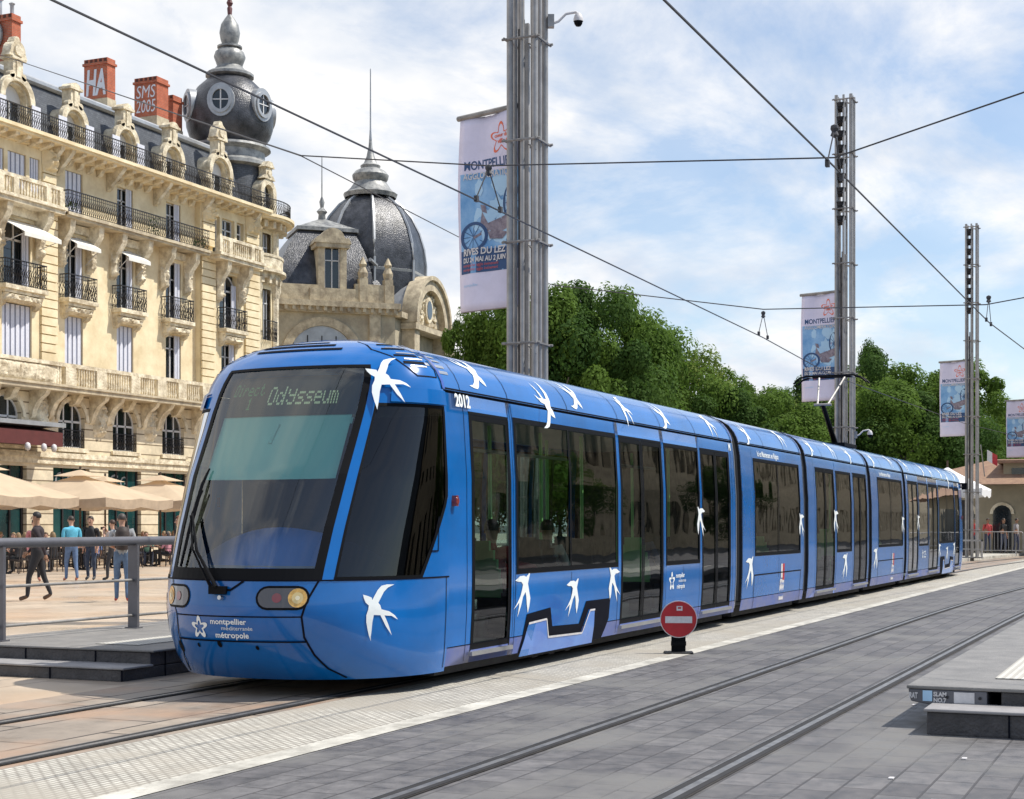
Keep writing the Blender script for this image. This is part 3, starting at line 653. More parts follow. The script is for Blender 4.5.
b = MB(); b.box(13.7, 13.74, 6.6, 8.95, .33, 2.6); b.build('cab_partition', M['dark'], m1)
cf = MB(); cf.box(12.35, 13.4, 7.0, 8.5, .30, .36); cf.build('cab_floor', M['dark'], m1)
for x, y, r_ in ((15.5,6.95,0),(15.5,8.5,0),(16.3,6.95,180),(16.3,8.5,180),(17.2,6.95,0),(17.2,8.5,0),(17.9,6.95,180),(17.9,8.5,180),(20.5,6.95,0),(20.5,8.5,0),(21.2,6.95,180),(21.2,8.5,180)): seat(m1, x, y, .36, r_, y < 7.5 and x in (15.5, 20.5))
for x, y in ((14.3,6.85),(14.75,8.6),(18.35,7.0),(19.7,7.0),(19.05,7.75),(21.9,7.0),(22.9,7.9),(16.0,7.2),(17.5,7.2)): grabpole(m1, x, y, .10 if x < 15 else .03)
b = MB()
b.tube([(14.9,7.1,2.35),(18.1,7.1,2.35)], .02, 6); b.tube([(20.0,7.1,2.35),(21.6,7.1,2.35)], .02, 6); b.build('hand_rail', M['alu'], m1)
b = MB(); b.lathe([(.0,.78),(.3,.82),(.34,.95),(.25,1.1),(0,1.15)], 16.1, 6.95, 12); b.build('red_luggage', M['red'], m1, smooth=60)
# bogie cover with its stepped black outline, both sides
for side in (1, -1):
    def pts(P): return [((x if side == 1 else x), z) for x, z in P]
    fn = (lambda off: (lambda u, v: SP(u, rr(v), side, off)))
    blk = [(15.10,.20),(15.26,.60),(15.92,.64),(16.00,.43),(16.82,.41),(17.02,.66),(17.84,.66),(17.82,.42),(17.62,.19),(17.30,.19),(17.30,.56),(17.12,.56),(16.90,.31),(15.90,.33),(15.82,.53),(15.34,.51),(15.16,.20)]
    b = MB(); b.decal(tri2d(blk, 1), fn(.005)); b.build('bogie_cover_gap', M['seam'], m1, recalc=False)
    cov = [(15.12,.15),(15.30,.50),(15.80,.52),(15.88,.32),(16.92,.30),(17.14,.55),(17.30,.55),(17.30,.15)]
    b = MB(); b.decal(tri2d(cov, 1), fn(.012), 0); b.decal(tri2d([(15.12,.155),(15.30,.495),(15.50,.50),(15.36,.155)]), fn(.015), 1)
    o = b.build('bogie_cover', [M['blue_light'], M['blue']], m1, recalc=False)
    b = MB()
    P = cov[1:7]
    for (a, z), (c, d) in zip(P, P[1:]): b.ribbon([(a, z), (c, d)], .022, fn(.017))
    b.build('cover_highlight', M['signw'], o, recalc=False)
for side in (1, -1):
    f = (lambda x: x)
    for x, z, sz, an, sx in ((14.25,3.12,.60,170,1.2),(15.95,2.90,.60,185,1.1),(16.98,3.08,.52,165,1.2),(18.8,3.0,.5,0,1.1),(20.3,3.06,.52,175,1.2),(22.7,3.05,.52,-10,1.2)):
        swallow(m1, x, z, sz, an, side, sx)
    for x, z, k_, mr in ((15.12,.82,1.05,1),(16.57,.73,1.0,1),(17.98,.83,1.0,-1),(21.66,1.60,1.0,-1)): bird2(m1, x, z, k_, side, mr)
    network_logo(m1, side_fn(20.28 if side == 1 else 21.0, .78, side, .005), 1.0 if side == 1 else .9)
    b = MB(); b.decal(text2d('M', .16, bold=.004), side_fn(23.28, 2.68, side, .005)); b.build('car_mark', M['white'], m1, recalc=False)
# --- middle cars
def suspended(x0, x1, wa, wb, lab):
    m = car('middle_car', x0, x1, [('win', wa, wb, 1.06, 2.60, [(wa+wb)/2])], [x0+1.6, x0+3.0])
    for side in (1, -1):
        b = MB(); spatch(b, wa-.05, wb+.05, rr(.725), rr(.745), side, .004); spatch(b, wa-.05, wa-.035, rr(.2), rr(.745), side, .004); spatch(b, wb+.03, wb+.045, rr(.2), rr(.745), side, .004); b.build('hatch_outline', M['seam'], m, recalc=False)
        region_logo(m, (wa+wb)/2+.25, side)
        b = MB(); b.decal(text2d(lab, .13, bold=.002), side_fn(wa+.3 if side == 1 else wb-.3, 2.66, side, .005)); b.build('slogan_text', M['white'], m, recalc=False)
        for x, z, sz, an, sx in ((x0+.7,3.05,.5,180,1.2),(x1-1.0,3.08,.5,-15,1.2)): swallow(m, x, z, sz, an, side, sx)
        bird2(m, x0+.42, .80, 1.2, side); bird2(m, x1-.2, 1.55, 1.0, side, -1)
    for x, y, r_ in ((wa+.4,6.95,0),(wa+.4,8.5,0),(wa+1.2,6.95,180),(wa+1.2,8.5,180),(wb-.7,6.95,0),(wb-.7,8.5,0)): seat(m, x, y, .33, r_, y < 7.5)
    grabpole(m, wa+1.5, 7.2, .03)
    return m
suspended(23.90, 28.17, 24.69, 27.85, 'Ici et Maintenant en Région')
suspended(34.72, 39.00, 35.55, 38.75, 'Ici et Maintenant en Région')
m3 = car('centre_car', 28.50, 34.40, [('door',29.2,30.85,.32,2.60,2),('win',31.05,32.5,1.02,2.60,[]),('door',32.75,34.2,.32,2.60,2)], [30.0, 31.5, 33.0])
bogie(m3, 31.6)
for side in (1, -1):
    for x, z, sz, an, sx in ((29.2,3.05,.5,180,1.2),(31.3,3.05,.5,-15,1.2),(32.8,3.05,.5,190,1.2)): swallow(m3, x, z, sz, an, side, sx)
    bird2(m3, 30.96, 1.62, 1.1, side, -1); bird2(m3, 31.8, .72, 1.25, side)
for x in (29.4, 32.6, 34.0): grabpole(m3, x, 7.2, .03)
for x, y, r_ in ((31.3,6.95,0),(31.3,8.5,0),(32.1,6.95,180)): seat(m3, x, y, .45, r_)
# joints
for xa, xb in ((23.54,23.90),(28.17,28.50),(34.40,34.72),(39.00,39.30)):
    b = MB(); n = 5
    for i in range(n):
        u0 = xa + (xb-xa)*i/n; u1 = xa + (xb-xa)*(i+1)/n; um = (u0+u1)/2
        for side in (1, -1):
            ks = S_[1:]
            vv = [SP(x, k, side, o_) for k in ks for x, o_ in ((u0, -.09), (um, -.04), (u1, -.09))]
            b.add(vv, [(3*j+i_, 3*j+i_+1, 3*j+i_+4, 3*j+i_+3) for j in range(len(ks)-1) for i_ in (0, 1)])
    b.build('gangway_bellows', M['bellow'], tram, smooth=30)
    b = MB()
    for side in (1, -1): spatch(b, xa+.02, xa+.10, rr(.25), rr(3.1), side, -.02)
    b.build('joint_trim', M['alu'], tram, recalc=False)
# trailing cab: the leading car turned round
rear = copy_tree(m1, tram)
rear.matrix_basis = Matrix.Translation(Vector((23.54+39.30, 2*Y0, 0)) - Vector((12, Y0, 0))) @ Matrix.Rotation(math.pi, 4, 'Z') @ Matrix.Translation(WLOC[m1] )
# pantograph
pg = MB(); PX = 36.6
pg.box(PX-.5, PX+.9, Y0-.45, Y0+.45, 3.36, 3.44, 1); pg.tube([(PX+.7,Y0,3.42),(PX-.75,Y0,4.30)], [.07,.05], 8, 1)
pg.tube([(PX-.75,Y0-.12,4.30),(PX+.25,Y0-.3,5.0)], .025, 6); pg.tube([(PX-.75,Y0+.12,4.30),(PX+.25,Y0+.3,5.0)], .025, 6); pg.tube([(PX-.75,Y0-.2,4.30),(PX-.75,Y0+.2,4.30)], .03, 6)
for dx_ in (-.02, .38):
    pg.tube([(PX+dx_,Y0-.85,4.86),(PX+dx_,Y0-.72,4.98),(PX+dx_,Y0-.55,5.03),(PX+dx_,Y0+.55,5.03),(PX+dx_,Y0+.72,4.98),(PX+dx_,Y0+.85,4.86)], .022, 6, 1)
pg.tube([(PX-.02,Y0-.5,5.02),(PX+.38,Y0-.5,5.02)], .02, 6); pg.tube([(PX-.02,Y0+.5,5.02),(PX+.38,Y0+.5,5.02)], .02, 6)
for dx_, y in ((-.3,-.35),(-.3,.35),(.8,-.35),(.8,.35)): pg.tube([(PX+dx_,Y0+y,3.30),(PX+dx_,Y0+y,3.36)], .05, 8, 1)
pg.build('pantograph', [M['galv'], M['black']], tram)
b = MB()


# ------------------------------------------------------------------ the long cream apartment building
FY = 50.0
def wall_grid(mb, y, x0, x1, z0, z1, ops, depth=.35, mi=0, mr=0):
    xs = sorted({x0, x1} | {v for o in ops for v in o[:2]}); zs = sorted({z0, z1} | {v for o in ops for v in o[2:4]})
    for a, b in zip(xs, xs[1:]):
        for c, d in zip(zs, zs[1:]):
            if any(o[0] <= a+.001 and o[1] >= b-.001 and o[2] <= c+.001 and o[3] >= d-.001 for o in ops): continue
            mb.add([(a,y,c),(b,y,c),(b,y,d),(a,y,d)], [(0,1,2,3)], mi)
    for a, b, c, d in ops:
        mb.add([(a,y,c),(b,y,c),(b,y,d),(a,y,d),(a,y+depth,c),(b,y+depth,c),(b,y+depth,d),(a,y+depth,d)], [(0,1,5,4),(1,2,6,5),(2,3,7,6),(3,0,4,7)], mr)
def relief(mb, x0, x1, z0, z1, y, d=.2, f=2.2, mi=0, seed=0, taper=0.0):
    nx = max(4, int((x1-x0)/.08)); nz = max(4, int((z1-z0)/.08)); vv = []
    for j in range(nz+1):
        for i in range(nx+1):
            u, v = i/nx, j/nz; x = x0+(x1-x0)*u; z = z0+(z1-z0)*v; x = (x0+x1)/2 + (x-(x0+x1)/2)*(1-taper*(1-v))
            h = .55+.9*abs(mnoise.noise(Vector((x*f*1.7+seed, z*f*1.7, seed*3.1))))*1.2 + (.12 if int(x*7)%2 == 0 else 0); e = min(1, 6*min(u, 1-u))*min(1, 6*min(v, 1-v))
            vv.append((x, y - d*min(h, 1.3)*e*(1 if not taper else (.35+.65*v)), z))
    m = nx+1; mb.add(vv, [(j*m+i, j*m+i+1, (j+1)*m+i+1, (j+1)*m+i) for j in range(nz) for i in range(nx)], mi)
def iron_rail(mb, path, z0, z1, step=.15, curls=True):
    P = [Vector((a, b)) for a, b in path]; d = 0; nxt = 0
    for a, b in zip(P, P[1:]):
        L = (b-a).length; t = (b-a)/L; n = int(L/step); ang = math.atan2(t.y, t.x)
        mb.tube([(a.x,a.y,z1),(b.x,b.y,z1)], .035, 4); mb.tube([(a.x,a.y,z0+.06),(b.x,b.y,z0+.06)], .02, 4); mb.tube([(a.x,a.y,z1-.16),(b.x,b.y,z1-.16)], .015, 4)
        for i in range(n+1):
            p = a + t*(L*i/max(n, 1)); mb.tube([(p.x,p.y,z0),(p.x,p.y,z1)], .016, 3, cap=False)
            if curls and i < n:
                q = p + t*(L/n/2); h = z1-z0; mb.tube([(q.x-t.x*.05, q.y-t.y*.05, z0+.12), (q.x+t.x*.06, q.y+t.y*.06, z0+.12+h*.22), (q.x-t.x*.06, q.y-t.y*.06, z0+.12+h*.42), (q.x+t.x*.05, q.y+t.y*.05, z0+.12+h*.6)], .02, 3, cap=False)
bld = empty('apartment_building', (65, FY, 0), 'long cream stone apartment building with slate mansard, iron balconies and an onion dome corner tower', 'building')
def window(par, xc, w, za, zb, y, kind='open', arch=False, frame=None, lights=2, shut_side=1):
    yy = y+.28; f = MB(); t = .07
    if arch:
        r = w/2; zs = zb-r; P = [(xc-r, za), (xc-r, zs)] + arc(xc, zs, r, 180, 0, 12)[1:-1] + [(xc+r, zs), (xc+r, za)]
        Q = [(xc-r+t, za+t), (xc-r+t, zs)] + arc(xc, zs, r-t, 180, 0, 12)[1:-1] + [(xc+r-t, zs), (xc+r-t, za+t)]
        n = len(P); f.add([(a, yy-.06, b) for a, b in P]+[(a, yy-.06, b) for a, b in Q]+[(a, yy, b) for a, b in Q], [(i, (i+1)%n, n+(i+1)%n, n+i) for i in range(n)]+[(n+i, n+(i+1)%n, 2*n+(i+1)%n, 2*n+i) for i in range(n)])
        f.box(xc-w/2, xc+w/2, yy-.055, yy-.01, zs-.05, zs+.05)
    else:
        f.box(xc-w/2, xc-w/2+t, yy-.06, yy, za, zb); f.box(xc+w/2-t, xc+w/2, yy-.06, yy, za, zb); f.box(xc-w/2+t, xc+w/2-t, yy-.06, yy, zb-t, zb); f.box(xc-w/2+t, xc+w/2-t, yy-.06, yy, za, za+.12)
        f.box(xc-w/2+t, xc+w/2-t, yy-.055, yy-.01, zb-.30*(zb-za), zb-.30*(zb-za)+.07)
    for k in range(1, lights): x = xc-w/2+w*k/lights; f.box(x-.04, x+.04, yy-.055, yy-.008, za+.1, zb-(.1 if not arch else .05))
    fo = f.build('window', M['wframe'], par)
    p = MB()
    if arch: p.add([(a, yy-.002, b) for a, b in P], [tuple(range(n))])
    else: p.add([(xc-w/2,yy-.002,za),(xc+w/2,yy-.002,za),(xc+w/2,yy-.002,zb),(xc-w/2,yy-.002,zb)], [(0,1,2,3)])
    p.build('pane', M['pane'], fo, recalc=False)
    if kind == 'shut':
        s = MB(); n = max(4, int(w/.30))
        s.box(xc-w/2, xc+w/2, y+.10, y+.13, za, zb, 1)
        for i in range(n): a = xc-w/2+w*i/n; s.box(a+.012, a+w/n*.70, y+.07, y+.10, za+.02, zb-.02, 0)
        s.build('shutter', [M['shutter'], M['shutterg']], fo)
    elif kind == 'side':
        s = MB()
        for k in range(2): a = xc+w/2-.16-.24*k; s.box(a-.10, a+.10, y+.05, y+.11, za, zb-(w*.3 if arch else 0), 0)
        for k in range(3): a = xc+w/2-.07-.16*k; s.box(a-.008, a+.008, y+.045, y+.05, za, zb-(w*.3 if arch else 0), 1)
        s.build('shutter', [M['shutter'], M['shutterg']], fo)
    return fo
YP = FY-.35   # front of the two projecting bays
bays = [(61.75, FY), (65.75, FY), (69.9, FY)]
wall = MB()
opsM = []
for xc, _ in bays: opsM += [(xc-.68, xc+.68, 9.2, 11.7), (xc-.7, xc+.7, 12.5, 15.6), (xc-.65, xc+.65, 16.5, 18.75)]
wall_grid(wall, FY, 60.0, 71.9, 7.9, 19.3, opsM)
def pavil(x0, x1, cs, tri):
    ops = []
    for c in cs: ops += [(c-1.0, c+1.0, 9.2, 11.75) if tri else (c-.7, c+.7, 9.2, 11.7), (c-.9, c+.9, 12.5, 15.6)]
    for c in cs: ops += [(c-.62, c+.62, 16.6, 18.7), (c-1.55, c-.85, 16.6, 18.7), (c+.85, c+1.55, 16.6, 18.7)]
    wall_grid(wall, YP, x0, x1, 7.9, 19.3, ops)
    wall.add([(x0,YP,7.9),(x0,FY+.1,7.9),(x0,FY+.1,19.3),(x0,YP,19.3)], [(0,1,2,3)]); wall.add([(x1,YP,7.9),(x1,FY+3,7.9),(x1,FY+3,19.3),(x1,YP,19.3)], [(0,1,2,3)])
pavil(50.0, 60.0, [57.3, 52.6], True); pavil(71.9, 77.7, [74.6], False)
wall.box(50, 77.6, FY+.36, FY+14, .1, 19.5); wall.box(77.6, 82, FY+3.2, FY+14, .1, 19.5)
wall.build('upper_wall', M['stone'], bld)
# ground and mezzanine: rusticated wall with arched windows over shop openings
base = MB(); arches = [52.4, 56.9, 61.45, 65.6, 69.75, 74.6]
ops = [(a-.98, a+.98, 5.3, 7.55) for a in arches]+[(a-1.35, a+1.35, .15, 4.3) for a in arches]
wall_grid(base, FY-.1, 50, 77.7, 0, 7.9, ops)
for a in arches:
    P = [(a-.98, 7.56)] + arc(a, 6.57, .98, 180, 0, 14) + [(a+.98, 7.56)]; base.prism(P[:1]+P[1:9]+[(a, 7.56)], .3, 'y', FY-.098); base.prism([(a, 7.56)]+P[8:-1]+[P[-1]], .3, 'y', FY-.098)
base.build('rusticated_wall', M['rustic'], bld)
tr = MB()
tr.box(49.9, 77.8, FY-.28, FY-.1, 4.75, 5.0); tr.box(49.9, 77.8, FY-.2, FY-.1, 4.45, 4.75)
for a in arches:
    P = arc(a, 6.57, 1.22, 180, 0, 14)+arc(a, 6.57, 1.0, 0, 180, 14); tr.prism(P, .10, 'y', FY-.2); tr.box(a-1.15, a+1.15, FY-.25, FY-.1, 5.08, 5.26)
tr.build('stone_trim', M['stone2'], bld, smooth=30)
for a in arches:
    window(bld, a, 1.96, 5.3, 7.55, FY-.1, 'open', True, lights=3)
    b = MB(); iron_rail(b, [(a-.95, FY-.05), (a+.95, FY-.05)], 5.3, 6.15); b.build('window_guard', M['iron'], bld)
    b = MB(); b.box(a-1.3, a+1.3, FY+.18, FY+.2, .15, 4.3); o = b.build('shop_window', M['paneteal'], bld)
    b = MB()
    for x in (a-1.3, a-.45, a+.4, a+1.22): b.box(x, x+.09, FY+.1, FY+.178, .15, 4.3)
    b.box(a-1.3, a+1.3, FY+.1, FY+.176, 3.1, 3.22); b.build('shop_frame', M['iron'], o)
b = MB()
for a in (61.45, 65.6): b.decal(text2d('C', 1.1, 'CENTER'), lambda u, v, a=a: (a-.55+u, FY+.165, 3.35+v)); b.decal(text2d('G', .9, 'CENTER'), lambda u, v, a=a: (a+.25+u, FY+.165, 3.4+v))
b.build('shop_lettering', M['zinc'], bld, recalc=False)
# carved consoles and spandrels under the first balcony
mids = [50.2] + [(p+q)/2 for p, q in zip(arches, arches[1:])] + [77.0]
for k, x in enumerate(mids):
    cs = MB()
    for dx_ in (-.62, .62):
        prof = [(FY-.1, 6.5),(FY-.25, 6.6),(FY-.35, 6.95),(FY-.6, 7.35),(FY-1.05, 7.65),(FY-1.15, 7.85),(FY-.1, 7.85)]; cs.prism(prof, .30, 'x', x+dx_-.15)
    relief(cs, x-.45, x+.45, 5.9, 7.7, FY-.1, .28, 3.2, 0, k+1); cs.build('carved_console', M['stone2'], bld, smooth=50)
for a in arches: cs = MB(); cs.prism([(FY-.1,7.3),(FY-.45,7.4),(FY-.75,7.85),(FY-.1,7.85)], .36, 'x', a-.18); cs.build('keystone', M['stone2'], bld, smooth=50)
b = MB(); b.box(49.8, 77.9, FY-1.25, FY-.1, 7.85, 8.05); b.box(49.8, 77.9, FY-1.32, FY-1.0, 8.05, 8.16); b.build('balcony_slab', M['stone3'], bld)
b = MB(); b.box(49.8, 77.9, FY-1.2, FY-1.02, 9.02, 9.2)
x = 50.0
while x < 77.6:
    inpier = any(abs(x-p) < .42 for p in [60.0, 62.3, 65.0, 67.2, 69.0, 71.2, 73.5, 75.8])
    if x < 59.2: x += .2; continue
    if not inpier: b.lathe([(.05,8.16),(.09,8.35),(.05,8.6),(.05,8.8),(.08,9.02)], x, FY-1.1, 5)
    x += .19
for p in [60.0, 62.3, 65.0, 67.2, 69.0, 71.2, 73.5, 75.8, 77.5]: b.box(p-.36, p+.36, FY-1.24, FY-.98, 8.16, 9.02)
relief(b, 50, 59.4, 8.16, 9.02, FY-1.1, .14, 3.0, 0, 9)
b.build('stone_balustrade', M['stone2'], bld, smooth=40)
# quoins
for a, c in ((58.87, 60.0), (71.9, 73.2), (76.2, 77.7), (50.0, 51.0)):
    b = MB(); z = 9.3
    while z < 16.2: b.box(a, c, YP-.12, YP+.02, z, z+.36); z += .42
    z = 16.9
    while z < 18.2: b.box(a+.1, c-.1, YP-.12, YP+.02, z, z+.36); z += .42
    relief(b, a+.1, c-.1, 18.2, 19.4, YP-.02, .4, 2.5, 0, a)
    b.box(a-.1, c+.1, YP-.25, YP, 16.25, 16.6); b.build('quoin', M['stone'], bld, smooth=30)
# floors
allb = [(57.3, YP, 0), (52.6, YP, 0), (61.75, FY, 1), (65.75, FY, 2), (69.9, FY, 3), (74.6, YP, 4)]
for xc, y, k in allb:
    big = k in (0,); w = 2.0 if big else 1.4
    window(bld, xc, 2.0 if big else 1.36, 9.2, 11.72 if big else 11.7, y, 'shut' if k < 3 else 'side')
    window(bld, xc, 1.8 if k in (0, 4) else 1.4, 12.5, 15.6, y, 'side', k in (0, 4))
    # narrow iron balcony on a carved console
    hw = 1.45 if big else 1.12
    b = MB(); b.box(xc-hw, xc+hw, y-.62, y, 12.28, 12.48); b.box(xc-hw+.1, xc+hw-.1, y-.5, y, 12.12, 12.28); b.build('balcony_ledge', M['stone2'], bld)
    b = MB(); iron_rail(b, [(xc-hw+.06, y-.02), (xc-hw+.06, y-.55), (xc+hw-.06, y-.55), (xc+hw-.06, y-.02)], 12.48, 13.62); b.build('iron_railing', M['iron'], bld)
    b = MB(); relief(b, xc-hw+.12, xc+hw-.12, 11.74, 12.12, y-.3, .3, 3, 0, xc, .0)
    for s in (-1, 1): b.prism([(y,11.5),(y-.2,11.6),(y-.45,12.1),(y,12.12)], .3, 'x', xc+s*(hw-.3)-.15)
    b.box(xc-hw+.12, xc+hw-.12, y-.3, y, 11.76, 12.12)
    # bracketed surround either side of the tall window
    for s in (-1, 1):
        xx = xc+s*(w/2+.38)
        b.prism([(y,13.9),(y-.18,14.1),(y-.22,14.6),(y-.42,15.2),(y-.80,15.7),(y-.85,16.2),(y,16.2)], .38, 'x', xx-.19)
        relief(b, xx-.25, xx+.25, 14.0, 15.2, y-.15, .25, 4, 0, xx)
    b.box(xc-w/2-.2, xc+w/2+.2, y-.2, y, 15.75, 16.15)
    b.build('carved_surround', M['stone2'], bld, smooth=50)
    if k in (0, 4):
        for dx_, ww in ((0, 1.24), (-1.2, .7), (1.2, .7)): window(bld, xc+dx_, ww, 16.6, 18.7, y, 'shut' if k == 0 else 'open', lights=1 if dx_ else 2)
        b = MB(); b.box(xc-2.2, xc+2.2, y-.95, y, 16.15, 16.45); b.box(xc-2.15, xc+2.15, y-.9, y-.72, 17.25, 17.42); b.box(xc-2.3, xc+2.3, y-1.05, y, 16.35, 16.5)
        i = 0
        while -2.1+.2*i < 2.1: b.lathe([(.05,16.5),(.08,16.7),(.04,16.95),(.07,17.25)], xc-2.05+.2*i, y-.81, 5); i += 1
        for s in (-2.05, -1.1, 1.1, 2.05): b.box(xc+s-.16, xc+s+.16, y-.93, y-.68, 16.5, 17.25)
        b.build('bay_balustrade', M['stone2'], bld, smooth=40)
    else: window(bld, xc, 1.3, 16.5, 18.75, y, 'shut' if k == 1 else 'side')
    # awnings
    if k in (0, 1, 2):
        b = MB(); aw = 1.25 if k == 0 else .9; dd = 1.5 if k == 0 else .9; z0 = 15.5; b.add([(xc-aw,y-.05,z0),(xc+aw,y-.05,z0),(xc+aw,y-dd,z0-.55*dd/1.1),(xc-aw,y-dd,z0-.55*dd/1.1),(xc-aw,y-dd,z0-.55*dd/1.1-.18),(xc+aw,y-dd,z0-.55*dd/1.1-.18)], [(0,1,2,3),(3,2,5,4)])
        o = b.build('awning', M['awning'], bld, recalc=False)
        m_ = o.modifiers.new('thick', 'SOLIDIFY'); m_.thickness = .03
        b = MB()
        for s in (-1, 1): b.tube([(xc+s*(aw-.05), y, z0-1.2), (xc+s*(aw-.05), y-dd+.05, z0-.55*dd/1.1-.05)], .02, 4)
        b.build('awning_arm', M['wframe'], o)
# long iron balcony over bays 1 to 3
b = MB(); b.box(60.05, 71.85, FY-1.0, FY, 16.2, 16.42); b.box(60.05, 71.85, FY-1.08, FY-.9, 16.32, 16.46); b.build('balcony_slab', M['stone3'], bld)
b = MB(); iron_rail(b, [(60.15, FY), (60.15, FY-1.0), (71.75, FY-1.0)], 16.46, 17.5); b.build('iron_railing', M['iron'], bld)
b = MB()
for (x, z) in ((67.2, 16.5), (71.3, 16.5), (60.6, 16.5), (74.9, 17.0), (73.6, 17.0)):
    for i in range(60):
        a, h = random.uniform(0, 6.3), random.uniform(.0, .9 if x == 67.2 else .4); q = Vector((x+math.cos(a)*.28, FY-.7+math.sin(a)*.25, z+.1+h)); s = .09
        b.add([q+Vector((random.uniform(-s,s), random.uniform(-s,s), random.uniform(-s,s))) for _ in range(3)], [(0,1,2)])
b.build('balcony_plant', M['leafdk'], bld, recalc=False)
# main cornice with brackets and the top railing; it sweeps round the corner tower
TX, TY = 79.55, 52.85
def ring_box(mb, r0, r1, z0, z1, a0=232, a1=345, n=22, mi=0):
    vv = []
    for i in range(n+1):
        q = R(a0+(a1-a0)*i/n)
        for r_ in (r0, r1):
            for z in (z0, z1): vv.append((TX+r_*math.cos(q), TY+r_*math.sin(q), z))
    ff = []
    for i in range(n): a = 4*i; b_ = a+4; ff += [(a, b_, b_+1, a+1), (a+2, a+3, b_+3, b_+2), (a+1, b_+1, b_+3, a+3), (a, a+2, b_+2, b_)]
    ff += [(0,1,3,2), (4*n, 4*n+2, 4*n+3, 4*n+1)]; mb.add(vv, ff, mi)
cn = MB(); cn.box(49.8, 77.7, FY-1.25, FY+.4, 19.45, 19.62); cn.box(49.8, 77.7, FY-1.35, FY-1.0, 19.56, 19.72); cn.box(49.8, 77.7, FY-.55, FY+.4, 19.2, 19.45)
ring_box(cn, 2.4, 3.75, 19.45, 19.62); ring_box(cn, 3.5, 3.85, 19.56, 19.72); ring_box(cn, 2.4, 3.05, 19.2, 19.45)
cn.build('cornice', M['stone'], bld)
x = 50.3; k = 0
while x < 77.6:
    b = MB(); big = min(abs(x-c) for c in (59.4, 72.4, 76.9, 60.4, 64.1, 67.9)) < .35; dz = .55 if big else .0
    b.prism([(FY-.02,18.85-dz),(FY-.25,18.95-dz),(FY-.35,19.15-dz),(FY-1.05,19.3),(FY-1.1,19.45),(FY-.02,19.45)], .26, 'x', x-.13); b.build('cornice_bracket', M['stone2'], bld, smooth=40); x += .78; k += 1
b = MB(); iron_rail(b, [(49.9, FY-1.15), (77.7, FY-1.15)], 19.72, 20.62)
iron_rail(b, [(TX+3.6*math.cos(R(q)), TY+3.6*math.sin(R(q))) for q in range(238, 346, 9)], 19.72, 20.62); b.build('iron_railing', M['iron'], bld)
